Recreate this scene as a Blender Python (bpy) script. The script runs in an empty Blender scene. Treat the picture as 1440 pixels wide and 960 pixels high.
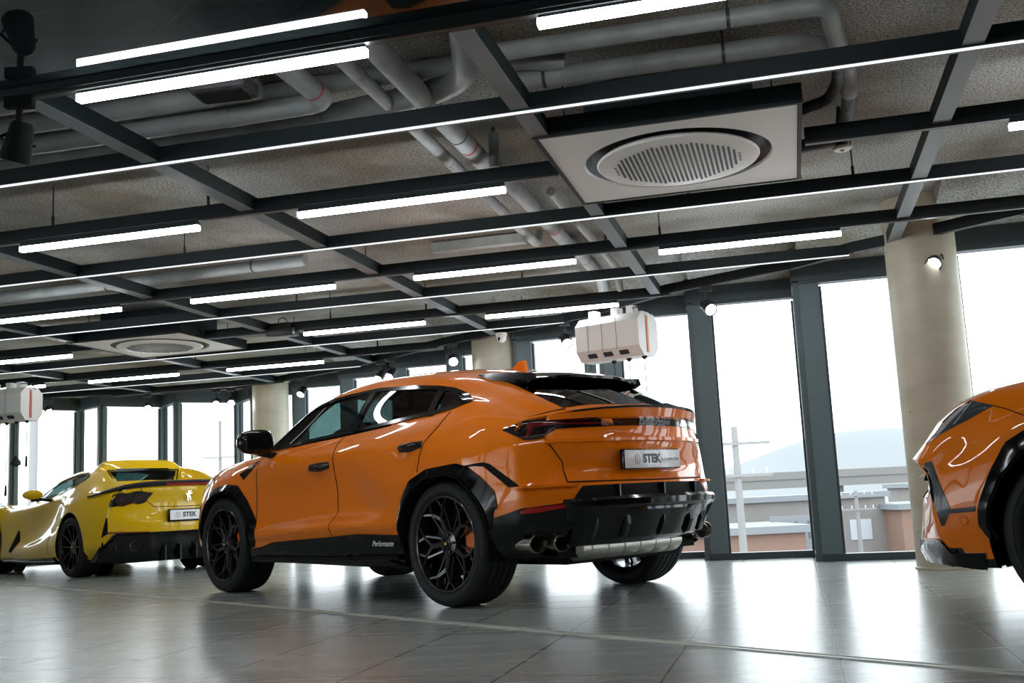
import bpy, bmesh, math, random
import numpy as np
from mathutils import Vector, Matrix
from mathutils.bvhtree import BVHTree
from math import sin, cos, pi, radians as rad, atan2, hypot
SC = bpy.context.scene
COL = SC.collection
random.seed(7)
MAT = {}

# ------------------------------------------------------------------ materials
def nmat(name):
    m = bpy.data.materials.new(name); m.use_nodes = True
    nt = m.node_tree; nt.nodes.clear()
    out = nt.nodes.new('ShaderNodeOutputMaterial')
    b = nt.nodes.new('ShaderNodeBsdfPrincipled')
    nt.links.new(b.outputs[0], out.inputs[0])
    MAT[name] = m
    return m, nt, b, out
def simple(name, col, rough=.5, metal=0., coat=0., spec=.5, emit=None, es=0., alpha=1., crough=.03):
    m, nt, b, out = nmat(name)
    b.inputs['Base Color'].default_value = (*col, 1)
    b.inputs['Roughness'].default_value = rough
    b.inputs['Metallic'].default_value = metal
    b.inputs['Coat Weight'].default_value = coat
    b.inputs['Coat Roughness'].default_value = crough
    b.inputs['Specular IOR Level'].default_value = spec
    if emit:
        b.inputs['Emission Color'].default_value = (*emit, 1)
        b.inputs['Emission Strength'].default_value = es
    return m
def noise_col(name, c1, c2, scale, rough=.5, bump=0., bscale=None, coat=0., metal=0., stretch=(1,1,1), detail=4., mid=.5, spec=.5):
    m, nt, b, out = nmat(name)
    tc = nt.nodes.new('ShaderNodeTexCoord'); mp = nt.nodes.new('ShaderNodeMapping')
    mp.inputs['Scale'].default_value = stretch
    nt.links.new(tc.outputs['Object'], mp.inputs[0])
    n = nt.nodes.new('ShaderNodeTexNoise'); n.inputs['Scale'].default_value = scale; n.inputs['Detail'].default_value = detail
    nt.links.new(mp.outputs[0], n.inputs['Vector'])
    r = nt.nodes.new('ShaderNodeValToRGB')
    r.color_ramp.elements[0].position = mid-.2; r.color_ramp.elements[1].position = mid+.2
    r.color_ramp.elements[0].color = (*c1, 1); r.color_ramp.elements[1].color = (*c2, 1)
    nt.links.new(n.outputs[0], r.inputs[0]); nt.links.new(r.outputs[0], b.inputs['Base Color'])
    b.inputs['Roughness'].default_value = rough; b.inputs['Coat Weight'].default_value = coat
    b.inputs['Metallic'].default_value = metal; b.inputs['Specular IOR Level'].default_value = spec
    if bump:
        n2 = nt.nodes.new('ShaderNodeTexNoise'); n2.inputs['Scale'].default_value = bscale or scale*4; n2.inputs['Detail'].default_value = 6
        nt.links.new(tc.outputs['Object'], n2.inputs['Vector'])
        bp = nt.nodes.new('ShaderNodeBump'); bp.inputs['Strength'].default_value = bump; bp.inputs['Distance'].default_value = .02
        nt.links.new(n2.outputs[0], bp.inputs['Height']); nt.links.new(bp.outputs[0], b.inputs['Normal'])
    return m
def glass(name, tint, fres=1.45, rough=0., refl=1.):
    m = bpy.data.materials.new(name); m.use_nodes = True; nt = m.node_tree; nt.nodes.clear()
    out = nt.nodes.new('ShaderNodeOutputMaterial'); mx = nt.nodes.new('ShaderNodeMixShader')
    t = nt.nodes.new('ShaderNodeBsdfTransparent'); g = nt.nodes.new('ShaderNodeBsdfGlossy'); f = nt.nodes.new('ShaderNodeFresnel')
    t.inputs[0].default_value = (*tint, 1); g.inputs['Roughness'].default_value = rough; f.inputs[0].default_value = fres
    g.inputs[0].default_value = (refl, refl, refl, 1)
    ge = nt.nodes.new('ShaderNodeNewGeometry'); iv = nt.nodes.new('ShaderNodeMath'); iv.operation = 'SUBTRACT'; iv.inputs[0].default_value = 1.
    ml = nt.nodes.new('ShaderNodeMath'); ml.operation = 'MULTIPLY'; nt.links.new(ge.outputs['Backfacing'], iv.inputs[1])
    nt.links.new(f.outputs[0], ml.inputs[0]); nt.links.new(iv.outputs[0], ml.inputs[1])
    nt.links.new(ml.outputs[0], mx.inputs[0]); nt.links.new(t.outputs[0], mx.inputs[1]); nt.links.new(g.outputs[0], mx.inputs[2])
    nt.links.new(mx.outputs[0], out.inputs[0]); MAT[name] = m; return m

simple('orange_paint', (.88, .20, .002), rough=.35, coat=1., spec=.1)
simple('yellow_paint', (.86, .54, .006), rough=.35, coat=1., spec=.1)
simple('gloss_black', (.004, .004, .005), rough=.10, coat=.15, spec=.35)
simple('satin_black', (.012, .012, .013), rough=.42)
simple('matt_black', (.006, .006, .006), rough=.8, spec=.2)
noise_col('tyre_rubber', (.012,.012,.013), (.02,.02,.021), 30, rough=.62, spec=.35)
simple('wheel_black', (.008, .008, .009), rough=.22, coat=.6)
simple('wheel_edge', (.045, .042, .038), rough=.35, metal=.5)
simple('chrome', (.75, .75, .76), rough=.12, metal=1.)
simple('steel_muffler', (.62, .60, .55), rough=.38, metal=.9)
simple('titan_tip', (.42, .39, .33), rough=.3, metal=1.)
simple('plate_white', (.85, .87, .89), rough=.25, coat=.5)
simple('text_grey', (.08, .085, .10), rough=.5)
simple('text_pale', (.35, .37, .40), rough=.5)
simple('text_red', (.35, .12, .13), rough=.5)
simple('lens_red', (.16, .006, .008), rough=.12, coat=1.)
simple('lens_red_bright', (.42, .008, .010), rough=.12, coat=1.)
simple('lens_smoke', (.012, .006, .007), rough=.08, coat=1.)
simple('caliper_orange', (.72, .15, .01), rough=.4)
simple('badge_gold', (.75, .50, .08), rough=.35, metal=.3)
simple('headlamp_dark', (.05, .06, .07), rough=.1, coat=1.)
simple('lamp_silver', (.70, .72, .75), rough=.15, metal=.8)
simple('leather_dark', (.02, .02, .022), rough=.7)
glass('tint_glass', (.17, .24, .235), 1.5)
glass('privacy_glass', (.055, .075, .075), 1.5)
glass('clear_lens', (.55, .58, .60), 1.5)
glass('pane_glass', (.97, .985, .985), 1.35)
def led(name, s, col=(.93, .97, 1.)):
    m = bpy.data.materials.new(name); m.use_nodes = True; nt = m.node_tree; nt.nodes.clear()
    out = nt.nodes.new('ShaderNodeOutputMaterial'); e = nt.nodes.new('ShaderNodeEmission')
    e.inputs[0].default_value = (*col, 1); e.inputs[1].default_value = s
    nt.links.new(e.outputs[0], out.inputs[0]); MAT[name] = m; return m
led('tube_light', 17.); led('strip_light', .75); led('spot_lamp', 60.)

# ------------------------------------------------------------------ mesh helpers
def link_mesh(name, verts, faces, mat, parent=None, smooth=False, mats=None, fmi=None, weld=0.):
    me = bpy.data.meshes.new(name); me.from_pydata([tuple(v) for v in verts], [], faces); me.update()
    for mm in (mats or [mat]): me.materials.append(MAT[mm] if isinstance(mm, str) else mm)
    if fmi:
        for p, i in zip(me.polygons, fmi): p.material_index = i
    if weld:
        bm = bmesh.new(); bm.from_mesh(me); bmesh.ops.remove_doubles(bm, verts=bm.verts, dist=weld)
        bmesh.ops.dissolve_degenerate(bm, edges=bm.edges, dist=1e-6); bm.to_mesh(me); bm.free()
    if smooth: me.polygons.foreach_set('use_smooth', [True]*len(me.polygons))
    o = bpy.data.objects.new(name, me); COL.objects.link(o)
    if parent is not None: o.parent = parent
    return o
class MB:
    """collects shapes for ONE mesh"""
    def __init__(s): s.v = []; s.f = []; s.m = []; s.mats = []; s.cur = 0
    def mat(s, name):
        if name not in s.mats: s.mats.append(name)
        s.cur = s.mats.index(name); return s
    def add(s, v, f):
        n = len(s.v); s.v += [tuple(p) for p in v]; s.f += [tuple(i+n for i in q) for q in f]; s.m += [s.cur]*len(f); return s
    def box(s, c, d, rz=0., M=None, bev=0.):
        hx, hy, hz = d[0]/2, d[1]/2, d[2]/2
        if bev:
            bm = bmesh.new(); bmesh.ops.create_cube(bm, size=1.)
            for v in bm.verts: v.co = Vector((v.co.x*d[0], v.co.y*d[1], v.co.z*d[2]))
            bmesh.ops.bevel(bm, geom=list(bm.edges), offset=bev, segments=2, affect='EDGES', profile=.5)
            vs = [v.co.copy() for v in bm.verts]; bm.verts.index_update(); fs = [[v.index for v in f.verts] for f in bm.faces]; bm.free()
        else:
            vs = [Vector((x, y, z)) for x in (-hx, hx) for y in (-hy, hy) for z in (-hz, hz)]
            fs = [(0,1,3,2),(4,6,7,5),(0,4,5,1),(2,3,7,6),(0,2,6,4),(1,5,7,3)]
        A = Matrix.Translation(c) @ (M.to_4x4() if M is not None else Matrix.Rotation(rz, 4, 'Z'))
        return s.add([A @ v for v in vs], fs)
    def bar(s, a, b, w, h, up=(0,0,1)):
        """rectangular bar from a to b, w across, h along up"""
        a, b = Vector(a), Vector(b); d = (b-a); L = d.length; d.normalize()
        up = Vector(up); sd = d.cross(up); sd.normalize(); u = sd.cross(d)
        vs = [a+sd*(i*w/2)+u*(j*h/2)+d*(k*L) for k in (0,1) for i in (-1,1) for j in (-1,1)]
        return s.add(vs, [(0,1,3,2),(4,6,7,5),(0,4,5,1),(2,3,7,6),(0,2,6,4),(1,5,7,3)])
    def tube(s, pts, r, n=12, cap=True):
        pts = [Vector(p) for p in pts]; k = len(pts); rr = r if hasattr(r, '__len__') else [r]*k
        t0 = (pts[1]-pts[0]).normalized(); ref = Vector((0,0,1)) if abs(t0.z) < .9 else Vector((1,0,0))
        nn = (ref - t0*ref.dot(t0)).normalized(); vs = []; 
        for i in range(k):
            t = (pts[min(i+1,k-1)]-pts[max(i-1,0)]).normalized()
            nn = (nn - t*nn.dot(t)).normalized(); bb = t.cross(nn)
            vs += [pts[i]+(nn*cos(2*pi*j/n)+bb*sin(2*pi*j/n))*rr[i] for j in range(n)]
        fs = [(i*n+j, i*n+(j+1)%n, (i+1)*n+(j+1)%n, (i+1)*n+j) for i in range(k-1) for j in range(n)]
        if cap: fs += [tuple(range(n))[::-1], tuple(range((k-1)*n, k*n))]
        return s.add(vs, fs)
    def lathe(s, prof, n=32, M=None, close=False):
        """profile (r, z) turned about z"""
        k = len(prof); vs = [Vector((r*cos(2*pi*j/n), r*sin(2*pi*j/n), z)) for r, z in prof for j in range(n)]
        fs = [(i*n+j, i*n+(j+1)%n, (i+1)*n+(j+1)%n, (i+1)*n+j) for i in range(k-1) for j in range(n)]
        if close: fs += [((k-1)*n+j, (k-1)*n+(j+1)%n, (j+1)%n, j) for j in range(n)]
        if M is not None: vs = [M @ v for v in vs]
        return s.add(vs, fs)
    def prism(s, poly, d, M=None):
        """2-D polygon (x, y) extruded along z from 0 to d"""
        n = len(poly); vs = [Vector((x, y, z)) for z in (0, d) for x, y in poly]
        if M is not None: vs = [M @ v for v in vs]
        fs = [tuple(range(n))[::-1], tuple(range(n, 2*n))] + [(i, (i+1)%n, n+(i+1)%n, n+i) for i in range(n)]
        return s.add(vs, fs)
    def build(s, name, mat=None, parent=None, smooth=False, angle=None, weld=0., loc=None):
        o = link_mesh(name, s.v, s.f, mat, parent, smooth, mats=s.mats or None, fmi=s.m if s.mats else None, weld=weld)
        bm = bmesh.new(); bm.from_mesh(o.data); bmesh.ops.recalc_face_normals(bm, faces=bm.faces); bm.to_mesh(o.data); bm.free()
        if angle: autosmooth(o, angle)
        if loc is not None: o.location = loc
        return o
def autosmooth(o, ang=35):
    me = o.data; me.polygons.foreach_set('use_smooth', [True]*len(me.polygons))
    bm = bmesh.new(); bm.from_mesh(me)
    for e in bm.edges:
        if len(e.link_faces) == 2: e.smooth = e.calc_face_angle(0) < rad(ang)
    bm.to_mesh(me); bm.free()
def tag(o, label=None, cat=None, group=None, kind=None):
    if label: o['label'] = label
    if cat: o['category'] = cat
    if group: o['group'] = group
    if kind: o['kind'] = kind
    return o
def thing(name, label, cat, loc=(0,0,0), rz=0., group=None):
    o = bpy.data.objects.new(name, None); COL.objects.link(o); o.location = loc; o.rotation_euler = (0, 0, rz)
    o.empty_display_size = .1
    return tag(o, label, cat, group)
def kids(o): return [c for c in bpy.data.objects if c.parent == o]
def copy_tree(o, parent=None):
    c = o.copy(); COL.objects.link(c)
    if parent is not None: c.parent = parent
    for ch in kids(o): copy_tree(ch, c)
    return c
def text_mesh(name, body, size, mat, M, parent=None, depth=.002, spacing=1., bold=0., shear=0.):
    cu = bpy.data.curves.new(name, 'FONT'); cu.body = body; cu.size = size; cu.align_x = 'CENTER'; cu.align_y = 'CENTER'
    cu.extrude = depth; cu.space_character = spacing; cu.offset = bold; cu.shear = shear
    t = bpy.data.objects.new(name, cu); COL.objects.link(t)
    dg = bpy.context.evaluated_depsgraph_get(); me = bpy.data.meshes.new_from_object(t.evaluated_get(dg))
    bpy.data.objects.remove(t); me.transform(M); me.materials.clear(); me.materials.append(MAT[mat])
    o = bpy.data.objects.new(name, me); COL.objects.link(o)
    if parent is not None: o.parent = parent
    return o
# ------------------------------------------------------------------ curves
def pchip(xs, ys, x):
    xs = np.asarray(xs, float); ys = np.asarray(ys, float); x = np.asarray(x, float)
    if xs[0] > xs[-1]: xs, ys = xs[::-1], ys[::-1]
    if len(xs) == 2: return np.interp(x, xs, ys)
    h = np.diff(xs); d = np.diff(ys)/h; m = np.zeros(len(xs))
    for i in range(1, len(xs)-1):
        if d[i-1]*d[i] > 0:
            w1 = 2*h[i]+h[i-1]; w2 = h[i]+2*h[i-1]; m[i] = (w1+w2)/(w1/d[i-1]+w2/d[i])
    m[0] = d[0]; m[-1] = d[-1]
    i = np.clip(np.searchsorted(xs, x)-1, 0, len(xs)-2); t = (x-xs[i])/h[i]
    t = np.clip(t, 0, 1)
    return (1+2*t)*(1-t)**2*ys[i]+t*(1-t)**2*h[i]*m[i]+t*t*(3-2*t)*ys[i+1]+t*t*(t-1)*h[i]*m[i+1]
def smoothint(xs, ys, x):
    """Catmull-Rom style (C1, may overshoot a little) on non-uniform knots"""
    xs = np.asarray(xs, float); ys = np.asarray(ys, float)
    if xs[0] > xs[-1]: xs, ys = xs[::-1], ys[::-1]
    if len(xs) == 2: return np.interp(x, xs, ys)
    h = np.diff(xs); d = np.diff(ys)/h; m = np.zeros(len(xs))
    m[1:-1] = (d[:-1]*h[1:]+d[1:]*h[:-1])/(h[1:]+h[:-1]); m[0] = d[0]; m[-1] = d[-1]
    i = np.clip(np.searchsorted(xs, x)-1, 0, len(xs)-2); t = np.clip((x-xs[i])/h[i], 0, 1)
    return (1+2*t)*(1-t)**2*ys[i]+t*(1-t)**2*h[i]*m[i]+t*t*(3-2*t)*ys[i+1]+t*t*(t-1)*h[i]*m[i+1]
def resample(pts, n, curve=False):
    P = np.array(pts, float); d = np.r_[0, np.cumsum(np.linalg.norm(np.diff(P, axis=0), axis=1))]
    t = np.linspace(0, d[-1], n)
    f = smoothint if curve else np.interp
    if curve: return np.stack([smoothint(d, P[:, k], t) for k in range(P.shape[1])], -1)
    return np.stack([np.interp(t, d, P[:, k]) for k in range(P.shape[1])], -1)

# ------------------------------------------------------------------ camera (also used to read traced outlines on to the bodywork)
CF, CP, CR, CH = 1487.74, .1477, -.0491, .6483
_f = Vector((0, cos(CP), sin(CP))); _r = Vector((1, 0, 0)); _u = _r.cross(_f)
CAMR = _r*cos(CR)+_u*sin(CR); CAMU = _u*cos(CR)-_r*sin(CR); CAMF = _f
def cray(px, py):
    return (CAMR*((px-720)/CF)+CAMU*((480-py)/CF)+CAMF)
def at_z(px, py, z):
    d = cray(px, py); s = (z-CH)/d.z; return Vector((d.x*s, d.y*s, z))
def at_y(px, py, y):
    d = cray(px, py); s = y/d.y; return Vector((d.x*s, y, CH+d.z*s))
# ================================================================== bodywork
class Body:
    """left half of a car body as rows of knots running from front corner to rear corner, closed by a nose and a tail sheet"""
    def __init__(s, rows, front, rear, topf, topr, ns=150, nc=26, sub=4, pf=2.6, pr=2.3, fr=None):
        R = []
        for row in rows:
            row = sorted(row, key=lambda p: -p[0]); X = np.array([p[0] for p in row]); Y = [p[1] for p in row]; Z = [p[2] for p in row]
            xs = X[0]+(X[-1]-X[0])*np.linspace(0, 1, ns)
            R.append(np.stack([xs, smoothint(X, Y, xs), smoothint(X, Z, xs)], -1))
        R = np.array(R)                                     # K, ns, 3
        K = len(rows)
        def up(A):
            k = A.shape[0]; tt = np.linspace(0, k-1, (k-1)*sub+1); B = np.zeros((len(tt), A.shape[1], 3))
            for j in range(A.shape[1]):
                d = np.r_[0, np.cumsum(np.maximum(np.linalg.norm(np.diff(A[:, j], axis=0), axis=1), 1e-4))]
                t = np.interp(tt, np.arange(k), d)
                for c in range(3): B[:, j, c] = pchip(d, A[:, j, c], t)
            return B
        side = up(R)
        def cap(prof, idx, ktop, p, end):
            L = []
            for k in range(2, ktop+1):
                c = R[k, idx]; xc, zc = prof[k-2]
                sN = np.linspace(0, 1, nc); th = sN*pi/2
                y = c[1]*np.cos(th); w = np.abs(y/c[1])
                X = xc-(xc-c[0])*w**p; Z = zc+(c[2]-zc)*w**2
                L.append(np.stack([X, y, Z], -1))
            # top row: ends of rows ktop..K-1
            E_ = R[ktop:, idx]; yy = E_[:, 1][::-1]; y = E_[0, 1]*np.cos(np.linspace(0, pi/2, nc))
            xx = pchip(yy, E_[:, 0][::-1], y); zz = pchip(yy, E_[:, 2][::-1], y)
            L[-1] = L[-1] if end else L[-1]
            L.append(np.stack([xx, y, zz], -1))
            return up(np.array(L))
        fs = cap(front, 0, topf, pf, 0); rs = cap(rear, -1, topr, pr, 1)
        V = []; F = []
        def grid(A, flip):
            n0 = len(V); a, b = A.shape[:2]
            for i in range(a):
                for j in range(b): V.append(A[i, j])
            for i in range(a-1):
                for j in range(b-1):
                    q = (n0+i*b+j, n0+i*b+j+1, n0+(i+1)*b+j+1, n0+(i+1)*b+j)
                    F.append(q if not flip else q[::-1])
        grid(side, False); grid(fs, True); grid(rs, False)
        n = len(V); V = V+[np.array([v[0], -v[1], v[2]]) for v in V]
        F = F+[tuple(i+n for i in q)[::-1] for q in F]
        s.V = [Vector(v) for v in V]; s.F = F
        bm = bmesh.new(); vv = [bm.verts.new(v) for v in s.V]
        for q in F:
            try: bm.faces.new([vv[i] for i in q])
            except ValueError: pass
        bmesh.ops.remove_doubles(bm, verts=bm.verts, dist=.0012); bmesh.ops.dissolve_degenerate(bm, edges=bm.edges, dist=1e-5)
        for it in range(14):       # round the four corners
            vv_ = [v for v in bm.verts if (v.co.x < rear[2][0]+.62 and abs(v.co.y) > .70 and v.co.z < 1.08) or (v.co.x > front[1][0]-.32 and abs(v.co.y) > .66 and v.co.z < .70)]
            bmesh.ops.smooth_vert(bm, verts=vv_, factor=.5, use_axis_x=True, use_axis_y=True, use_axis_z=False)
        bmesh.ops.recalc_face_normals(bm, faces=bm.faces)
        bm.normal_update(); s.bm = bm
        s.bvh = BVHTree.FromBMesh(bm)
    def hit(s, o, d):
        r = s.bvh.ray_cast(Vector(o), Vector(d).normalized())
        if r[0] is None: return None, None
        n = r[1]
        if n.dot(Vector(d)) > 0: n = -n
        return r[0], n
    def snap(s, p, axis):
        """(a, b) -> body point; axis 'y' side view (X, z), 'x' rear view (y, z), 'X' front view (y, z), 'z' plan (X, y)"""
        a, b = p
        if axis == 'y': o, d = (a, 3, b), (0, -1, 0)
        elif axis == 'x': o, d = (-4, a, b), (1, 0, 0)
        elif axis == 'X': o, d = (8, a, b), (-1, 0, 0)
        else: o, d = (a, b, 4), (0, 0, -1)
        h, n = s.hit(o, d)
        if h is None:
            h, n, _, _ = s.bvh.find_nearest(Vector(o)*0+Vector({'y': (a, .95, b), 'x': (-1, a, b), 'X': (3.7, a, b), 'z': (a, b, 1.2)}[axis]))
        return h, n
def pose_local(pose):
    """camera position and ray maker in a car's own frame"""
    M = (Matrix.Translation(Vector((pose[0], pose[1], 0))) @ Matrix.Rotation(pose[2], 4, 'Z')).inverted()
    o = M @ Vector((0, 0, CH)); R3 = M.to_3x3()
    return o, lambda px, py: R3 @ cray(px, py)
def traced(body, pose, pts):
    """outline read on the bodywork along sight lines -> list of (point, normal)"""
    o, f = pose_local(pose); out = []
    for p in pts:
        h, n = body.hit(o, f(*p))
        if h is None:
            d = f(*p).normalized(); best = None
            for k in range(60):
                q = o+d*(3+k*.12); r = body.bvh.find_nearest(q)
                if best is None or r[3] < best[2]: best = (r[0], r[1], r[3])
            h, n = best[0], best[1]
            if n.dot(d) > 0: n = -n
        out.append((h, n))
    return out
def strip_patch(A, B, snapper, N, M, off=.003, thick=.02, curveA=False, curveB=False, close_tip=False, jitter=None):
    """surface patch between two chains, snapped on the body, lifted by off, with sides of depth thick"""
    a = resample(A, N, curveA); b = resample(B, N, curveB); G = []; NN = []
    for i in range(N):
        for j in range(M):
            t = j/(M-1); p = a[i]*(1-t)+b[i]*t
            h, n = snapper(tuple(p)); G.append(Vector(h)); NN.append(Vector(n))
    # smooth normals a bit
    for _ in range(2):
        N2 = []
        for i in range(N):
            for j in range(M):
                v = Vector()
                for di in (-1,0,1):
                    for dj in (-1,0,1):
                        ii, jj = min(max(i+di,0),N-1), min(max(j+dj,0),M-1); v += NN[ii*M+jj]
                N2.append(v.normalized())
        NN = N2
    top = [g+n*(off(i//M, i%M) if callable(off) else off) for i, (g, n) in enumerate(zip(G, NN))]
    bot = [g-n*thick for g, n in zip(G, NN)]
    V = top+bot; K = N*M; F = []
    for i in range(N-1):
        for j in range(M-1):
            q = (i*M+j, (i+1)*M+j, (i+1)*M+j+1, i*M+j+1); F.append(q)
    def wall(x, y): F.append((x, y, y+K, x+K))
    for i in range(N-1): wall(i*M, (i+1)*M); wall((i+1)*M+M-1, i*M+M-1)
    for j in range(M-1): wall(j+1, j); wall((N-1)*M+j, (N-1)*M+j+1)
    return V, F
def mirror_y(V, F):
    n = len(V); return V+[Vector((v.x, -v.y, v.z)) for v in V], F+[tuple(i+n for i in q)[::-1] for q in F]
def flipy(V, F): return [Vector((v.x, -v.y, v.z)) for v in V], [tuple(q)[::-1] for q in F]
def mk(name, VF, mat, parent, ang=40):
    o = link_mesh(name, VF[0], VF[1], mat, parent)
    bm = bmesh.new(); bm.from_mesh(o.data); bmesh.ops.remove_doubles(bm, verts=bm.verts, dist=.0004)
    bmesh.ops.recalc_face_normals(bm, faces=bm.faces); bm.to_mesh(o.data); bm.free(); autosmooth(o, ang); return o
def ribbon(body, pts, snapper, w=.006, off=.0012, n=60, curve=False, thick=.004):
    """thin line lying on the body (a shut line)"""
    P = resample(pts, n, curve); H = [snapper(tuple(p)) for p in P]; V = []; F = []
    for i in range(n):
        a = H[max(i-1,0)][0]; b = H[min(i+1,n-1)][0]; t = (b-a)
        if t.length < 1e-6: t = Vector((0,0,1))
        t.normalize(); nn = H[i][1]; sd = t.cross(nn).normalized()
        V += [H[i][0]+sd*w/2+nn*off, H[i][0]-sd*w/2+nn*off, H[i][0]+sd*w/2-nn*thick, H[i][0]-sd*w/2-nn*thick]
    for i in range(n-1):
        k = 4*i; F += [(k, k+4, k+5, k+1), (k+2, k+6, k+4, k), (k+1, k+5, k+7, k+3)]
    return V, F
def inpoly(x, y, P):
    c = False; j = len(P)-1
    for i in range(len(P)):
        if (P[i][1] > y) != (P[j][1] > y) and x < (P[j][0]-P[i][0])*(y-P[i][1])/(P[j][1]-P[i][1])+P[i][0]: c = not c
        j = i
    return c
def shrink(P, d):
    """inset polygon by d"""
    n = len(P); A = sum(P[i][0]*P[(i+1)%n][1]-P[(i+1)%n][0]*P[i][1] for i in range(n)); sg = 1 if A > 0 else -1; out = []
    for i in range(n):
        a, b, c = Vector(P[i-1]).to_2d(), Vector(P[i]).to_2d(), Vector(P[(i+1)%n]).to_2d()
        e1 = (b-a).normalized(); e2 = (c-b).normalized(); n1 = Vector((-e1.y, e1.x))*sg; n2 = Vector((-e2.y, e2.x))*sg
        m = (n1+n2); m = m.normalized() if m.length > 1e-4 else n1; k = max(m.dot(n1), .4); out.append(tuple(b+m*d/k))
    return out
def body_object(body, name, mat, parent, holes, circles=()):
    """holes: list of functions (centre) -> True where the skin is cut away"""
    bm = body.bm.copy(); kill = [f for f in bm.faces if any(h(f.calc_center_median()) for h in holes)]
    bmesh.ops.delete(bm, geom=kill, context='FACES')
    for v in bm.verts:          # clean round edge to the wheel openings
        if abs(v.co.y) > .45 and any(len(e.link_faces) == 1 for e in v.link_edges):
            for cx, cz, R_ in circles:
                d = hypot(v.co.x-cx, v.co.z-cz)
                if abs(d-R_) < .05 and d > 1e-3: v.co.x = cx+(v.co.x-cx)*R_/d; v.co.z = cz+(v.co.z-cz)*R_/d
    me = bpy.data.meshes.new(name); bm.to_mesh(me); bm.free(); me.materials.append(MAT[mat])
    o = bpy.data.objects.new(name, me); COL.objects.link(o); o.parent = parent; autosmooth(o, 50); return o
# ------------------------------------------------------------------ wheels
def make_tyre(mb, R=.392, r=.30, w=.30):
    h = w/2
    prof = [(r, -h*.86), (r+.012, -h*.97), (r+(R-r)*.45, -h*1.03), (R-.028, -h*.98), (R-.010, -h*.90), (R-.001, -h*.72)]
    g = []
    for c in (-.5, -.17, .17, .5):
        g += [(R, h*c-.007), (R-.007, h*c-.005), (R-.007, h*c+.005), (R, h*c+.007)]
    prof += g+[(a, -b) for a, b in prof[::-1]]
    Mx = Matrix.Rotation(-pi/2, 4, 'X')      # turn the axis from z to +y
    mb.lathe(prof, 72, Mx)
    mb.lathe([(R-.045, h*1.025), (R-.043, h*1.03+.0015), (R-.041, h*1.025)], 72, Mx)
    return mb
Mx90 = Matrix.Rotation(-pi/2, 4, 'X')
def wheel_suv(parent, X, side, y, edge='wheel_edge', spin=0., caliper='caliper_orange', w=.29, ring=None):
    """part wheel (rim) with tyre, hub_cap, brake_disc, brake_caliper under it; axis along y, outer face at +y"""
    R0 = .303; mb = MB(); mb.mat('wheel_black')
    prof = [(R0, .0), (R0-.006, .006), (R0-.018, .0), (R0-.026, -.03), (R0-.034, -.09), (R0-.03, -.24), (R0, -.26), (R0-.004, -.24), (R0-.004,-.1)]
    mb.lathe(prof, 72, Mx90)
    mb.lathe([(.0, -.012), (.034, -.012), (.04, -.022), (.075, -.026), (.085, -.05), (.08, -.10), (.0, -.10)], 32, Mx90)
    for k in range(5):
        a = k*2*pi/5
        M = Mx90 @ Matrix.Rotation(a, 4, 'Z')
        # Y spoke: stem from hub forks to the rim, branches kinked
        def spk(p, q, w0, w1, z0, z1, d0=.055, d1=.05):
            p = Vector((p[0], p[1], 0)); q = Vector((q[0], q[1], 0)); t = (q-p).normalized(); n = Vector((-t.y, t.x, 0))
            vs = [p+n*w0/2, p-n*w0/2, q-n*w1/2, q+n*w1/2]
            top = [Vector((v.x*1., v.y, z)) for v, z in zip([p+n*w0*.28, p-n*w0*.28, q-n*w1*.28, q+n*w1*.28], (z0, z0, z1, z1))]
            bot = [Vector((v.x, v.y, z-.02)) for v, z in zip(vs, (z0, z0, z1, z1))]
            b2 = [Vector((v.x, v.y, z-d)) for v, z, d in zip(vs, (z0, z0, z1, z1), (d0, d0, d1, d1))]
            V = top+bot+b2; F = [(0,1,2,3)]
            for i in range(4):
                j = (i+1)%4; F += [(i, i+4, j+4, j), (i+4, i+8, j+8, j+4)]
            F.append((11,10,9,8)); mb.add([M @ v for v in V], F)
        def pol(r, d): return (r*cos(d), r*sin(d))
        spk(pol(.06, 0), pol(.175, 0), .062, .044, -.03, -.028)
        for sg in (1, -1):
            spk(pol(.165, 0), pol(.238, sg*.27), .036, .028, -.027, -.016)
            spk(pol(.232, sg*.26), pol(.293, sg*.13), .024, .020, -.016, -.006)
            spk(pol(.232, sg*.26), pol(.293, sg*.50), .024, .020, -.016, -.006)
            spk(pol(.075, sg*.50), pol(.235, sg*.30), .020, .020, -.05, -.02)
    mb.mat(edge)
    for k in range(5):      # machined edges of the forks
        a = k*2*pi/5; M = Mx90 @ Matrix.Rotation(a, 4, 'Z')
        def pol(r, d, z): return M @ Vector((r*cos(d), r*sin(d), z))
        for sg in (1, -1):
            mb.tube([pol(.165, 0, -.0245), pol(.236, sg*.26, -.0135), pol(.293, sg*.50, -.0035)], .0016, 5)
            mb.tube([pol(.236, sg*.26, -.0135), pol(.293, sg*.13, -.0035)], .0016, 5)
    mb.mat(ring or edge); mb.lathe([(R0-.012, .003), (R0-.008, .0065), (R0-.003, .006)], 72, Mx90)
    if ring: mb.lathe([(R0-.022, -.004), (R0-.012, .005), (R0-.003, .0075), (R0-.001, .003)], 72, Mx90)
    mb.mat('wheel_black')
    for k in range(5):
        a = k*2*pi/5+pi/5; c = Mx90 @ Vector((.056*cos(a), .056*sin(a), -.02)); mb.box(c, (.016, .02, .016), bev=.003)
    o = mb.build('wheel', None, parent, angle=35)
    t = make_tyre(MB(), w=w).build('tyre', 'tyre_rubber', o, angle=50); t.location = (0, -w/2+.014, 0)
    h = MB().lathe([(0, .004), (.02, .003), (.026, -.004), (.026, -.015)], 24, Mx90); h.mat('badge_gold').lathe([(0, .0065), (.010, .006), (.012, .003)], 5, Mx90)
    h.mats = ['gloss_black', 'badge_gold']; h.m = [0]*(3*24)+[1]*(2*5)
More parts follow.
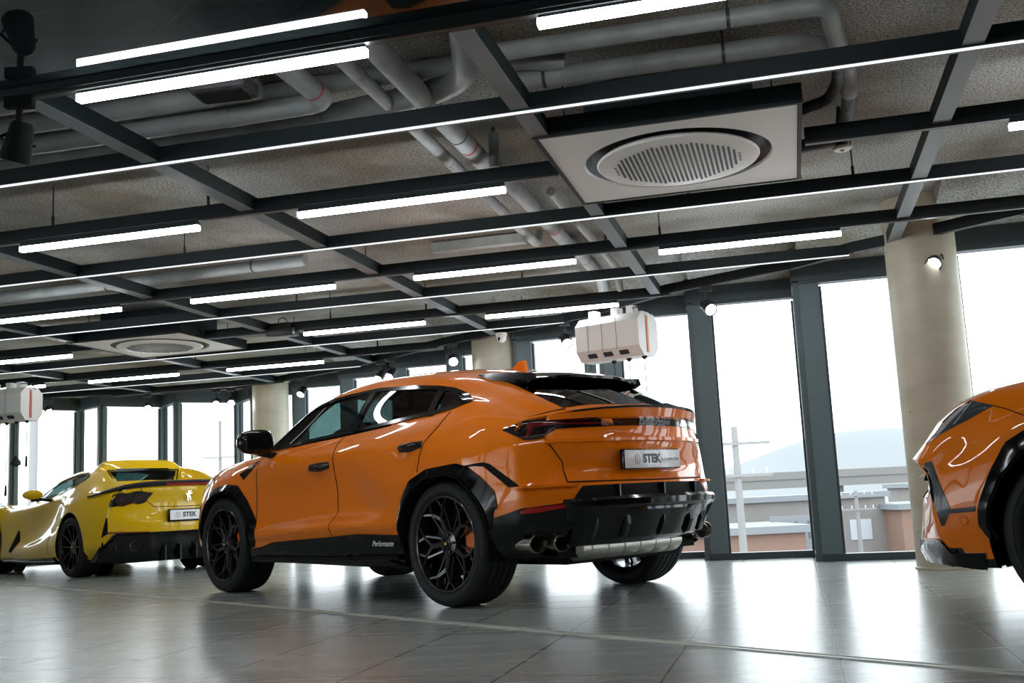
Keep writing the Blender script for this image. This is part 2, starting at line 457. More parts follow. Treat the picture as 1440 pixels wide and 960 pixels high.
    hc = h.build('hub_cap', None, o, angle=35); hc.location = (0, -.008, 0)
    dk = MB().lathe([(.06, 0), (.205, 0), (.205, -.034), (.06, -.034)], 48, Mx90).build('brake_disc', 'steel_muffler', o, angle=30); dk.location = (0, -.10, 0)
    dk.data.materials.clear(); dk.data.materials.append(MAT['satin_black'])
    cb = MB(); vs = []; n = 14
    for i in range(n):
        a = pi-.62+1.24*i/(n-1)
        for r_, yy in ((.135, .0), (.215, .0), (.215, -.11), (.135, -.11)): vs.append(Vector((r_*cos(a), yy, r_*sin(a))))
    fs = [(4*i+j, 4*i+(j+1)%4, 4*i+4+(j+1)%4, 4*i+4+j) for i in range(n-1) for j in range(4)]+[(0,1,2,3), (4*n-1,4*n-2,4*n-3,4*n-4)]
    cl = cb.add(vs, fs).build('brake_caliper', caliper, o, angle=30); cl.location = (0, -.062, 0)
    o.location = (X, y*side, .392)
    if side < 0: o.rotation_euler = (0, spin, pi)
    else: o.rotation_euler = (0, spin, 0)
    return o
# ================================================================== orange sport utility vehicle
POSE_A = (.2005, 7.4173, 2.3137)
POSE_B = (5.38, 3.86, 2.64)
HR, HF, HA = -.03, 2.945, 2.89        # wheel centres and centre of the front arch
SUV_ROWS = [
 [(3.40,.0,.24),(2,.0,.24),(0,.0,.24),(-.72,.0,.30)],
 [(3.42,.74,.245),(2,.76,.24),(0,.76,.24),(-.72,.72,.30)],
 [(3.44,.85,.255),(3.1,.92,.26),(2.4,.925,.26),(.5,.925,.26),(-.4,.93,.33),(-.66,.87,.44)],
 [(3.50,.86,.34),(3.1,.94,.345),(2.4,.945,.34),(.5,.945,.345),(-.4,.94,.40),(-.67,.88,.475)],
 [(3.54,.87,.40),(3.1,.955,.42),(2.4,.955,.415),(1.3,.955,.44),(.45,.96,.455),(-.4,.965,.48),(-.68,.885,.52)],
 [(3.55,.875,.48),(3.2,.965,.53),(2.4,.975,.465),(1.3,.992,.515),(.5,.985,.52),(0,.98,.56),(-.4,.975,.58),(-.69,.89,.60)],
 [(3.555,.87,.56),(3.2,.965,.63),(2.9,.975,.64),(2.3,.94,.585),(1.3,.910,.62),(.85,.914,.63),(.56,.965,.635),(0,.985,.66),(-.4,.975,.67),(-.69,.895,.675)],
 [(3.56,.86,.62),(3.42,.90,.68),(3.2,.955,.74),(2.9,.975,.76),(2.3,.94,.74),(1.3,.916,.765),(.95,.92,.77),(.66,.972,.775),(0,.985,.79),(-.4,.965,.775),(-.67,.895,.745)],
 [(3.57,.85,.67),(3.42,.88,.75),(3.2,.93,.85),(2.9,.955,.88),(2.3,.95,.86),(1.3,.945,.90),(1.02,.946,.905),(.75,.978,.915),(.5,.98,.92),(0,.985,.92),(-.4,.96,.90),(-.66,.89,.86)],
 [(3.60,.83,.715),(3.5,.845,.81),(3.36,.86,.88),(3.2,.89,.93),(2.9,.92,.965),(2.3,.958,.96),(1.3,.965,1.0),(.5,.968,1.03),(0,.965,1.03),(-.4,.94,1.0),(-.64,.885,.97)],
 [(3.615,.80,.735),(3.56,.81,.805),(3.48,.82,.88),(3.36,.83,.95),(3.2,.845,.99),(2.9,.875,1.02),(2.3,.93,1.04),(1.3,.94,1.08),(.5,.935,1.11),(0,.935,1.12),(-.4,.91,1.09),(-.63,.86,1.045)],
 [(3.63,.75,.742),(3.58,.76,.80),(3.51,.765,.885),(3.43,.77,.955),(3.3,.785,1.01),(3.1,.80,1.042),(2.9,.82,1.06),(2.35,.875,1.09),(2.07,.875,1.115),(1.07,.872,1.163),(.14,.868,1.21),(-.17,.85,1.225),(-.42,.84,1.17),(-.65,.80,1.115)],
 [(3.65,.66,.743),(3.60,.665,.80),(3.53,.67,.888),(3.44,.68,.965),(3.3,.69,1.03),(3.1,.70,1.068),(2.9,.72,1.085),(2.5,.80,1.10),(2.2,.82,1.185),(1.9,.79,1.27),(1.07,.775,1.34),(.14,.775,1.33),(-.17,.785,1.285),(-.48,.785,1.19),(-.71,.745,1.13)],
 [(3.665,.56,.744),(3.61,.565,.80),(3.54,.57,.892),(3.45,.57,.975),(3.3,.58,1.045),(3.1,.585,1.083),(2.9,.6,1.10),(2.55,.76,1.105),(2.25,.765,1.225),(1.97,.70,1.39),(1.67,.685,1.465),(1.2,.678,1.495),(.7,.68,1.475),(.3,.69,1.43),(.0,.715,1.345),(-.4,.75,1.24),(-.56,.745,1.185),(-.76,.70,1.14)],
 [(3.68,.44,.745),(3.625,.445,.805),(3.56,.45,.90),(3.47,.45,.98),(3.3,.45,1.055),(3.1,.46,1.095),(2.9,.5,1.112),(2.62,.70,1.11),(2.3,.69,1.235),(1.97,.64,1.415),(1.65,.60,1.52),(1.25,.58,1.565),(.8,.575,1.555),(.3,.575,1.51),(0,.585,1.455),(-.3,.605,1.375),(-.56,.645,1.275),(-.82,.64,1.152)],
 [(3.71,.22,.746),(3.66,.22,.81),(3.59,.22,.905),(3.49,.22,.985),(3.3,.22,1.06),(3.1,.22,1.10),(2.9,.24,1.12),(2.64,.34,1.128),(2.25,.345,1.29),(1.9,.335,1.475),(1.6,.325,1.575),(1.2,.32,1.61),(.7,.315,1.60),(.2,.315,1.55),(-.2,.335,1.46),(-.6,.36,1.32),(-.955,.35,1.172)],
 [(3.725,.0,.746),(3.67,.0,.81),(3.60,.0,.905),(3.50,.0,.985),(3.3,.0,1.06),(3.1,.0,1.10),(2.9,.0,1.122),(2.64,.0,1.135),(2.22,.0,1.32),(1.85,.0,1.505),(1.55,.0,1.60),(1.2,.0,1.632),(.7,.0,1.62),(.2,.0,1.57),(-.2,.0,1.48),(-.6,.0,1.34),(-.99,.0,1.182)],
]
SUV_FRONT = [(3.70,.26),(3.72,.33),(3.70,.40),(3.685,.48),(3.67,.55),(3.61,.61),(3.60,.66),(3.64,.70)]
SUV_REAR = [(-.86,.36),(-.94,.42),(-1.0,.50),(-1.02,.58),(-1.01,.66),(-.965,.735),(-.925,.80),(-.985,.965),(-.975,1.03),(-.985,1.13)]
WIN_BOT = [(2.33,1.112),(2.07,1.125),(1.07,1.172),(.14,1.222),(-.02,1.24),(-.17,1.275)]
WIN_TOP = [(2.30,1.15),(2.17,1.255),(1.987,1.398),(1.83,1.445),(1.67,1.468),(1.39,1.486),(1.0,1.494),(.56,1.463),(.294,1.431),(.125,1.398),(.0,1.355),(-.12,1.305),(-.17,1.285)]
def rearx(snp): return snp
def build_suv():
    B = Body(SUV_ROWS, SUV_FRONT, SUV_REAR, 9, 11, ns=210, pr=2.1)
    return B
def suv_parts(B, root, paint='orange_paint', ring=None, badge=True, hf=HF):
    S = lambda ax: (lambda p: B.snap(p, ax))
    T = lambda p: traced(B, POSE_A, [p])[0]
    def crop(x0, y0, s, L): return [(x0+a/s, y0+b/s) for a, b in L]
    def both(name, VF, mat, ang=40, one=False):
        a = mk(name, VF, mat, root, ang)
        if one: return a
        me = a.data.copy(); me.transform(Matrix.Diagonal((1, -1, 1, 1))); me.flip_normals()
        b = bpy.data.objects.new(name, me); COL.objects.link(b); b.parent = root
        return a, b
    win = WIN_BOT+WIN_TOP[::-1]; wins = shrink(win, .010)
    def hole_win(c): return abs(c.y) > .55 and inpoly(c.x, c.z, wins)
    def hole_arch(c): return abs(c.y) > .5 and c.z < .9 and (hypot(c.x-HR, c.z-.39) < .455 or hypot(c.x-HA, c.z-.39) < .445)
    rail = [(p[0], p[1]) for p in SUV_ROWS[14]]
    def ry(x): return float(smoothint([p[0] for p in rail], [p[1] for p in rail], x))
    def hole_ws(c): return 1.78 < c.x < 2.56 and abs(c.y) < ry(c.x)-.05 and c.z > 1.12
    def hole_rg(c): return -.77 < c.x < -.12 and abs(c.y) < ry(c.x)-.07 and c.z > 1.16
    b = body_object(B, 'body', paint, root, [hole_win, hole_arch, hole_ws, hole_rg], [(HR, .39, .455), (HA, .39, .445)])
    b.data.materials.append(MAT['satin_black'])
    for pg in b.data.polygons:
        c = pg.center
        if (c.x < -.42 and c.z < .50) or c.z < .285 or (c.x > 3.45 and c.z < .34): pg.material_index = 1
    # --- glass
    A = [p for p in WIN_BOT if p[0] > 1.0][:-1]; 
    def cut(chain, x0, x1, f=np.interp):
        c = sorted(chain); xs = [p[0] for p in c]; zs = [p[1] for p in c]
        X = np.linspace(x0, x1, 40); return [(x, float(smoothint(xs, zs, x))) for x in X]
    # window surround: narrow band round the daylight opening
    outer = WIN_BOT+WIN_TOP[::-1]; inner = shrink(outer, .027)
    band = strip_patch(outer+outer[:1], inner+inner[:1], S('y'), 160, 3, .008, .015)
    both('window_surround', band, 'gloss_black')
    pp = [(x, zb+(zt-zb)*t) for (x, zb), (_, zt) in zip(cut(WIN_BOT, 2.15, -.10), cut(WIN_TOP, 2.15, -.10)) for t in (.0, .25, .5, .75, 1.)]
    hh = [B.snap(p, 'y')[0].y for p in pp]
    mon = lambda x, z: [1, x, z, x*x, x*z, z*z, x**3, x*x*z, x*z*z, z**3]
    coef = np.linalg.lstsq(np.array([mon(*p) for p in pp]), np.array(hh), rcond=None)[0]
    def SG(p):
        x, z = p; y = float(np.dot(mon(x, z), coef)); e = 1e-3
        n = Vector((-(np.dot(mon(x+e, z), coef)-y)/e, 1, -(np.dot(mon(x, z+e), coef)-y)/e)).normalized(); return Vector((x, y, z)), n
    def glaz(name, x0, x1, mat, x0t=None, x1t=None):
        bo = shrink(outer, .010); nb = len(WIN_BOT); cb = bo[:nb]; ct = bo[nb:][::-1]
        X0, X1 = (x0, x1)
        a = cut(cb, max(min(x0, cb[0][0]), -9), max(x1, cb[-1][0])); t = cut(ct, min(x0t if x0t else x0, ct[0][0]), max(x1t if x1t else x1, ct[-1][0]))
        return both(name, strip_patch(a, t, SG, 44, 9, .003, .004), mat)
    glaz('front_door_glass', 2.3, 1.13, 'tint_glass', 2.3, 1.08)
    glaz('rear_door_glass', 1.09, .20, 'privacy_glass', 1.04, .245)
    glaz('quarter_glass', .18, -.15, 'privacy_glass', .225, -.15)
    for xb, xt in ((1.11, 1.06), (.19, .235)):
        both('window_pillar', strip_patch([(xb+.035, 1.168+.05*(1.1-xb)), (xt+.035, 1.482-.067*(xb<.5))], [(xb-.035, 1.168+.05*(1.1-xb)), (xt-.035, 1.482-.082*(xb<.5))], S('y'), 14, 3, .0075, .012), 'gloss_black')
    xs_ = np.linspace(2.585, 1.75, 24); ws = strip_patch([(x, -ry(x)+.03) for x in xs_], [(x, ry(x)-.03) for x in xs_], S('z'), 30, 24, .003, .006)
    mk('windscreen', ws, 'tint_glass', root)
    def RG(p):
        s_, t = p; x = -.04-t*(.885-.135*abs(s_)**2.2); return B.snap((x, s_*(ry(x)-.035)), 'z')
    rg = strip_patch([(s_, 0.) for s_ in np.linspace(-1, 1, 15)], [(s_, 1.) for s_ in np.linspace(-1, 1, 15)], RG, 41, 26, .003, .006)
    mk('rear_glass', rg, 'privacy_glass', root)
    # --- shut lines and door skins
    def fdoor(): return strip_patch(cut(WIN_BOT, 2.30, 1.215), [(2.385, .425), (2.0, .43), (1.262, .445)], S('y'), 40, 26, .0018, .003)
    both('front_door', strip_patch([(x, z-.022) for x, z in cut(WIN_BOT, 2.28, 1.20)], [(2.375, .425), (2.0, .43), (1.262, .452)], S('y'), 40, 28, .002, .003), paint)
    both('rear_door', strip_patch([(x, z-.022) for x, z in cut(WIN_BOT, 1.19, .0)], [(1.252, .452), (.9, .46), (.50, .47)], S('y'), 40, 28, .002, .003), paint)
    gaps = [([(2.33, 1.09), (2.345, .95), (2.382, .425)]), ([(1.195, 1.155), (1.215, 1.0), (1.257, .45)]), ([(-.02, 1.225), (.02, 1.14), (.13, 1.03), (.19, .85)])]
    for g in gaps: both('shut_line', ribbon(B, g, S('y'), w=.007, off=.0024, curve=True), 'matt_black')
    # --- sills
    both('side_sill', strip_patch([(2.45, .36), (2.27, .375), (2.1, .41), (1.75, .425), (1.267, .446), (.927, .462), (.40, .452)], [(2.46, .262), (1.4, .262), (.40, .262)], S('y'), 60, 8, .012, .03), 'gloss_black')
    m = MB()
    for (x0, x1, z, y) in ((2.40, .95, .288, .975), (.95, .42, .30, .985)):
        m.bar((x0, y-.02, z), (x1, y-.02, z+.004), .05, .022)
    sk = m.build('sill_blade', 'gloss_black', root)
    k2 = copy_tree(sk, root); k2.scale = (1, -1, 1)
    if badge:
        Mt = Matrix.Translation((.60, .985, .395)) @ Matrix.Rotation(pi, 4, 'Z') @ Matrix.Rotation(pi/2, 4, 'X')
        text_mesh('sill_lettering', 'Performante', .052, 'plate_white', Mt, root, .001, .92, shear=.35)
    # --- wheel arch flares
    def flare(name, cx, outer, inner, R):
        both(name, strip_patch(outer, inner, S('y'), 70, 6, lambda i, j: .008+.014*(j/5), .05), 'gloss_black', 30)
        lipo = resample(inner, 70); V = []; F = []
        for x, z in lipo:
            h, n = B.snap((x, z), 'y'); V += [(x, h.y+.035, z), (cx+(x-cx)*.975, h.y+.03, .39+(z-.39)*.975), (cx+(x-cx)*.97, .62, .39+(z-.39)*.97)]
        for i in range(69):
            for j in (0, 1): F.append((3*i+j, 3*i+3+j, 3*i+4+j, 3*i+1+j))
        both('arch_liner', ([Vector(v) for v in V], F), 'matt_black')
    fo = [(3.33,.375),(3.370,.44),(3.362,.521),(3.303,.657),(3.225,.785),(3.143,.835),(2.98,.870),(2.80,.882),(2.64,.865),(2.50,.745),(2.37,.572),(2.355,.46),(2.40,.37)]
    fi = [(3.30,.375),(3.335,.44),(3.322,.52),(3.262,.64),(3.17,.74),(3.06,.795),(2.95,.822),(2.83,.83),(2.68,.79),(2.55,.68),(2.465,.574),(2.44,.47),(2.445,.37)]
    ro = [(.455,.37),(.445,.48),(.385,.672),(.27,.80),(.09,.865),(-.20,.885),(-.30,.862),(-.42,.785),(-.515,.70),(-.53,.60),(-.50,.585),(-.49,.50)]
    ri = [(.415,.37),(.405,.48),(.335,.655),(.22,.755),(.08,.815),(-.12,.828),(-.24,.80),(-.33,.735),(-.405,.66),(-.448,.60),(-.46,.56),(-.475,.48)]
    flare('front_arch_flare', HA, fo, fi, .44); flare('rear_arch_flare', HR, ro, ri, .45)
    # dark wheel housings and floor pan
    ub = MB()
    for cx in (HR, HA):
        for sg in (1, -1):
            n = 20; vs = []; 
            for i in range(n+1):
                a = -.25+(pi+.5)*i/n
                for y in (.56, .95): vs.append((cx+.435*cos(a), sg*y, .39+.435*sin(a)))
            fs = [(2*i, 2*i+1, 2*i+3, 2*i+2) for i in range(n)]+[tuple(range(0, 2*n+2, 2))]
            ub.add(vs, fs)
    ub.box((1.43, 0, .30), (2.0, 1.62, .10)).box((1.43, 0, .262), (4.2, 1.05, .05)).box((-.45, 0, .33), (.55, 1.3, .10)).box((3.2, 0, .31), (.5, 1.3, .1))
    ub.tube([(HR, -.7, .34), (HR, .7, .34)], .05, 10).tube([(HF, -.7, .34), (HF, .7, .34)], .04, 10)
    ub.build('underbody', 'matt_black', root)
    # --- interior
    lb = B.bm.copy(); lb.normal_update()
    kill = [f for f in lb.faces if not (-.84 < f.calc_center_median().x < 2.6 and f.calc_center_median().z > .95) or any(h(f.calc_center_median()) for h in (hole_win, hole_ws, hole_rg))]
    cen = Vector((.9, 0, 1.1)); vn = {v.index: (v.normal if v.normal.dot(v.co-cen) > 0 else -v.normal).copy() for v in lb.verts}
    for v in lb.verts: v.co -= vn[v.index]*.028
    bmesh.ops.delete(lb, geom=kill, context='FACES'); me = bpy.data.meshes.new('cabin_lining'); lb.to_mesh(me); lb.free(); me.materials.append(MAT['leather_dark'])
    lo = bpy.data.objects.new('cabin_lining', me); COL.objects.link(lo); lo.parent = root
    it = MB(); it.box((1.1, 0, .62), (2.5, 1.5, .08)); it.box((2.25, 0, .97), (.35, 1.45, .26), bev=.05).box((-.35, 0, 1.0), (.7, 1.4, .1))
    for x, y in ((1.25, .38), (1.25, -.38), (.35, .38), (.35, -.38), (.35, 0)):
        it.box((x, y, .82), (.50, .46, .18), bev=.05)
        it.box((x-.27, y, 1.08), (.16, .42, .56), M=Matrix.Rotation(-.25, 3, 'Y'), bev=.05)
        it.box((x-.36, y, 1.40), (.08, .24, .14), bev=.03)
    it.build('cabin_seats', 'leather_dark', root, angle=40)
    sw = MB().tube([(cos(a)*.18, sin(a)*.18, 0) for a in np.linspace(0, 2*pi, 25)], .016, 8).bar((-.17, 0, 0), (.17, 0, 0), .05, .02).tube([(0, 0, 0), (0, 0, -.25)], .03, 8)
    so = sw.build('steering_wheel', 'leather_dark', root, angle=40); so.location = (1.86, .38, 1.10); so.rotation_euler = (0, -1.15, 0)
    # --- handles
    for x0, x1, z0, z1 in ((1.545, 1.275, .945, .955), (.40, .15, 1.013, 1.025)):
        m = MB(); P = []
        for i, t in enumerate(np.linspace(0, 1, 9)):
            x = x0+(x1-x0)*t; z = z0+(z1-z0)*t; h, n = B.snap((x, z), 'y'); P.append(h+n*(.006+.030*sin(pi*t)**.6))
        m.tube(P, [.010, .016, .018, .019, .019, .019, .018, .016, .010], 10)
        oo = m.build('door_handle', 'gloss_black', root, angle=40); q = copy_tree(oo, root); q.scale = (1, -1, 1)
        pc = strip_patch([(x0+.0, z0+.026), ((x0+x1)/2, z0+.036), (x1-.0, z1+.026)], [(x0, z0-.022), ((x0+x1)/2, z0-.03), (x1, z1-.02)], S('y'), 16, 5, .0030, .01)
        both('handle_recess', pc, 'satin_black')
    # --- door mirrors
    m = MB(); bm = bmesh.new(); bmesh.ops.create_uvsphere(bm, u_segments=24, v_segments=14, radius=1.)
    for v in bm.verts:
        x, y, z = v.co; e = .72
        x, y, z = [math.copysign(abs(c)**e, c) for c in (x, y, z)]
        v.co = Vector((.085*x*(1.15 if x > 0 else .8), .145*y, .098*z*(1-.12*y)))
    vs = [v.co.copy() for v in bm.verts]; bm.verts.index_update(); fs = [[v.index for v in f.verts] for f in bm.faces]; bm.free()
    m.add(vs, fs); mo = m.build('door_mirror', 'gloss_black', root, smooth=True); mo.location = (2.16, 1.065, 1.185); mo.rotation_euler = (0, 0, -.12)
    a = MB().tube([(.0, -.20, -.115), (.0, -.10, -.10), (0, -.02, -.075)], [.028, .024, .03], 10).build('mirror_arm', 'gloss_black', mo, smooth=True)
    c = MB().box((0, 0, 0), (.004, .20, .13), bev=.0015).build('mirror_face', 'gloss_black', mo); c.location = (-.069, 0, 0)
    mq = copy_tree(mo, root); mq.location = (2.16, -1.065, 1.185); mq.scale = (1, -1, 1); mq.rotation_euler = (0, 0, .12)
    # --- front wing vent and rear slot
    both('wing_vent', strip_patch(crop(200, 520, 6, [(985, 763), (900, 825), (822, 882)]), crop(200, 520, 6, [(990, 768), (925, 850), (855, 930)]), T, 14, 6, .003, .012), 'gloss_black')
    both('quarter_slot', strip_patch(crop(540, 640, 4.364, [(480, 66), (600, 42), (645, 50), (838, 192)]), crop(540, 640, 4.364, [(482, 74), (560, 66), (612, 70), (765, 196)]), T, 26, 6, .003, .012), 'matt_black')
    # --- front end, outlines read off the car at the right
    TB = lambda p: traced(B, POSE_B, [p])[0]
    c6 = (1260, 520, 5.333); c4 = (1200, 680, 6.0)
    both('headlight', strip_patch(crop(*c6, [(262, 520), (340, 405), (450, 300), (560, 232), (722, 264)]), crop(*c6, [(225, 560), (330, 487), (410, 440), (540, 375), (728, 268)]), TB, 40, 8, .004, .012), 'headlamp_dark')
    both('headlight_strip', strip_patch(crop(*c6, [(255, 532), (330, 440), (430, 340), (520, 262)]), crop(*c6, [(236, 562), (320, 500), (410, 395), (548, 262)]), TB, 26, 4, .007, .006), 'lamp_silver')
    both('headlight_divider', strip_patch(crop(*c6, [(430, 410), (570, 238)]), crop(*c6, [(442, 414), (582, 240)]), TB, 16, 3, .007, .006), 'lamp_silver')
    both('bonnet_line', strip_patch(crop(*c6, [(722, 262), (840, 293), (958, 338)]), crop(*c6, [(722, 268), (840, 299), (958, 345)]), TB, 20, 3, .0024, .004), 'matt_black')
    both('side_intake', strip_patch(crop(*c6, [(212, 700), (222, 770), (240, 860)])+[(1316, 716), (1324, 739)], crop(*c6, [(268, 682)])+[(1321.7, 680), (1329, 697), (1337, 716), (1328, 739)], TB, 30, 8, .004, .03), 'gloss_black')
    both('intake_line', strip_patch([(1334, 716), (1372, 711.5)], [(1336, 722), (1372, 718.5)], TB, 12, 4, .004, .01), 'gloss_black')
    both('front_splitter', strip_patch([(1293, 757), (1317, 758), (1325, 760), (1340, 777), (1386, 777)], [(1297, 781), (1307, 788), (1333, 793), (1365, 802), (1390, 808)], TB, 44, 8, .010, .03), 'gloss_black')
    for o_ in both('parking_sensor', (lambda h: (lambda mb: (mb.v, mb.f))(MB().lathe([(.0, .0025), (.014, .0025), (.016, .0045), (.019, .0045), (.021, .001)], 20, Matrix.Translation(h[0]) @ h[1].to_track_quat('Z', 'Y').to_matrix().to_4x4())))(TB((1355, 731))), paint): pass
    sym_f = strip_patch([(y, .66) for y in np.linspace(.60, -.60, 9)], [(y, .56) for y in np.linspace(.56, -.56, 9)], S('X'), 40, 6, .006, .02)
    mk('front_grille', sym_f, 'matt_black', root)
    both('grille_blade', strip_patch([(.62, .682), (.2, .672)], [(.62, .662), (.2, .655)], S('X'), 16, 3, .05, .02), 'lamp_silver')
    # --- tail
    k = (660, 500, 4.235)
    C = lambda L: crop(*k, L)
    # tailgate skin
    lipz = 1.155
    tg = strip_patch([(y, .97) for y in (.70, .35, 0, -.35, -.70)], [(y, .738) for y in (.625, .3, 0, -.3, -.625)], S('x'), 60, 20, .003, .004)
    mk('tailgate', tg, paint, root)
    upper = strip_patch([(y, 1.135-.035*(abs(y)/.72)**2) for y in np.linspace(.74, -.74, 9)], [(y, .972) for y in np.linspace(.705, -.705, 9)], S('x'), 60, 14, .003, .004)
    mk('tailgate_upper', upper, paint, root)
    for g in ([(.635, .73), (.64, .85), (.715, .965), (.75, 1.04)],): both('shut_line', ribbon(B, g, S('x'), w=.007, off=.004, curve=False), 'matt_black')
    mk('shut_line', ribbon(B, [(.635, .732), (0, .727), (-.635, .732)], S('x'), w=.007, off=.004), 'matt_black', root)
    # ledge above the plate
    m = MB(); n = 30; vs = []
    for i in range(n):
        y = .74-1.48*i/(n-1); w = abs(y)/.74
        h, nn = B.snap((y, .975), 'x'); x = h.x
        vs += [(x+.02, y, 1.0), (x-.022*(1-.5*w**4), y, .992), (x-.024*(1-.5*w**4), y, .972), (x+.03, y, .952)]
    m.add(vs, [(4*i+j, 4*i+j+1, 4*i+5+j, 4*i+4+j) for i in range(n-1) for j in range(3)]+[(0,1,2,3), (4*n-4,4*n-3,4*n-2,4*n-1)])
    m.build('tailgate_ledge', paint, root, angle=30)
    # deck lip: paint roll with dark blade on top
    def lip(name, z0, z1, dx0, dx1, mat, w=.80, zoff=0.):
        m = MB(); n = 41; vs = []
        for i in range(n):
            y = w-2*w*i/(n-1); t = abs(y)/w; tap = (1-t**5)
            x = -.995+.23*t**2.4; zz = -.038*t**2.2
            zb_ = zz*.3 if z1-z0 > .03 else zz
            vs += [(x+.06, y, z0+zb_), (x-dx0*tap, y, z0+zb_-.002), (x-dx1*tap, y, z1+zz), (x+.05, y, z1+zz+.004)]
        m.add(vs, [(4*i+j, 4*i+(j+1)%4, 4*i+4+(j+1)%4, 4*i+4+j) for i in range(n-1) for j in range(4)]+[(0,1,2,3), (4*n-4,4*n-3,4*n-2,4*n-1)])
        return m.build(name, mat, root, angle=30)
    lip('deck_lip', 1.122, 1.176, .008, .024, paint, .70)
    lip('deck_blade', 1.178, 1.190, .028, .044, 'gloss_black', .68)
    # lights: left outline traced, right by mirror
    TL = strip_patch(C([(198, 445), (330, 386), (500, 364), (740, 360), (795, 380)]), C([(200, 448), (330, 503), (418, 497), (520, 432), (800, 405)]), T, 50, 10, .006, .02)
    for o_ in both('tail_light', TL, 'lens_smoke'): o_['label'] = 'smoked red tail light lens'
    both('light_strip', strip_patch(C([(330, 492), (345, 440), (350, 418), (470, 400), (760, 394), (790, 394)]), C([(342, 496), (372, 455), (380, 432), (480, 412), (760, 408), (790, 402)]), T, 40, 4, .0095, .006), 'lens_red')
    both('light_chevron', strip_patch(C([(335, 425), (350, 400), (470, 382), (700, 372)]), C([(350, 440), (366, 414), (470, 393), (700, 382)]), T, 30, 4, .0095, .006), 'lens_red')
    mk('light_bar', strip_patch([(y, 1.112-.012*(abs(y)/.6)**2) for y in np.linspace(.66, -.66, 15)], [(y, 1.066-.01*(abs(y)/.6)**2) for y in np.linspace(.66, -.66, 15)], S('x'), 60, 6, .008, .02), 'gloss_black', root)
    if badge:
        h, nn = B.snap((0, 1.088), 'x')
        Mt = Matrix.Translation((h.x-.012, -.0, 1.087)) @ Matrix.Rotation(-pi/2, 4, 'Z') @ Matrix.Rotation(pi/2, 4, 'X')
        text_mesh('name_lettering', 'Lamborghini', .058, 'text_pale', Mt, root, .002, 1.02, shear=.3)
    both('light_bar_end', strip_patch([(.40, 1.108), (.335, 1.110)], [(.40, 1.068), (.31, 1.066)], S('x'), 8, 4, .010, .01), 'chrome')
    # plate
    px_, _ = B.snap((0, .855), 'x'); X0 = px_.x-.035
    tilt = Matrix.Rotation(.0, 4, 'Y')
    pf = MB().box((X0+.016, .02, .857), (.03, .545, .125), bev=.006).box((X0+.03, .02, .857), (.05, .2, .04)).build('plate_frame', 'gloss_black', root, angle=30)
    pl = MB().box((X0-.0015, .02, .857), (.006, .525, .112), bev=.003).build('number_plate', 'plate_white', pf, angle=30)
    Mt = Matrix.Translation((X0-.0052, .035, .857)) @ Matrix.Rotation(-pi/2, 4, 'Z') @ Matrix.Rotation(pi/2, 4, 'X')
    text_mesh('plate_lettering', 'STEK', .072, 'text_grey', Mt, pl, .0008, 1.05, .0035)
    Mt2 = Matrix.Translation((X0-.0052, -.145, .852)) @ Matrix.Rotation(-pi/2, 4, 'Z') @ Matrix.Rotation(pi/2, 4, 'X')
    text_mesh('plate_small_lettering', 'AUTOMOTIVE', .026, 'text_pale', Mt2, pl, .0008, 1.1)
    lg = MB(); ce = Vector((X0-.0052, .17, .857))
    hexp = [(ce.x, ce.y+.026*cos(a), ce.z+.032*sin(a)) for a in np.linspace(pi/2, pi/2+2*pi, 7)]
    lg.tube(hexp, .0022, 5); lg.tube([(ce.x, ce.y+.012, ce.z+.018), (ce.x, ce.y-.010, ce.z+.006), (ce.x, ce.y+.010, ce.z-.006), (ce.x, ce.y-.010, ce.z-.018)], .0022, 5)
    lg.build('plate_emblem', 'text_red', pl)
    MB().box((X0+.03, 0, .925), (.05, .10, .022), bev=.006).build('reversing_camera', 'gloss_black', root, angle=30)
    # bumper
    c2 = (620, 500, 2.667)
    D = lambda L: crop(*c2, L)
    def sym(name, top, bot, mat, n=70, mrows=14, off=.010, th=.03, ang=35):
        """patch given on the left in (y, z) rear view, mirrored across the middle, as one part"""
        a = top+[(-y, z) for y, z in top[::-1]][1:]; b_ = bot+[(-y, z) for y, z in bot[::-1]][1:]
        return mk(name, strip_patch(a, b_, S('x'), n, mrows, off, th), mat, root, ang)
    both('bumper_corner', strip_patch(D([(172, 617), (260, 588), (300, 573), (450, 553), (600, 530), (640, 540)]), D([(188, 690), (215, 766), (270, 762), (305, 725), (350, 694), (420, 681), (485, 674), (540, 700), (610, 715)]), T, 40, 14, .008, .03), 'gloss_black')
    sym('bumper_vent', [(.635, .625), (.60, .668), (.565, .705), (0, .708)], [(.635, .622), (.59, .632), (.50, .638), (0, .640)], 'matt_black', 60, 6, .006)
    for y in (.36, .0, -.36):
        h, nn = B.snap((y, .67), 'x'); MB().box((h.x-.012, y, .672), (.05, .014, .075), bev=.003).build('vent_fin', 'gloss_black', root)
    m = MB(); n = 61; vs = []; W2 = .63
    prof = [(.03, .642), (-.030, .640), (-.050, .622), (-.046, .585), (-.022, .565), (-.026, .548), (.0, .50), (.03, .44), (.06, .385), (.12, .352), (.22, .345)]
    for i in range(n):
        y = W2-2*W2*i/(n-1); h, nn = B.snap((y, .60), 'x'); w = abs(y)/W2
        for dx, z in prof: vs.append((h.x+dx*(1-.25*w**6), y+(.06*w*(1 if y > 0 else -1) if z > .55 else 0), z-.01*w**3*(z > .6)))
    P_ = len(prof); m.add(vs, [(P_*i+j, P_*i+j+1, P_*i+P_+j+1, P_*i+P_+j) for i in range(n-1) for j in range(P_-1)]+[tuple(range(P_)), tuple(range(P_*(n-1), P_*n))])
    m.build('rear_bumper', 'gloss_black', root, angle=28)
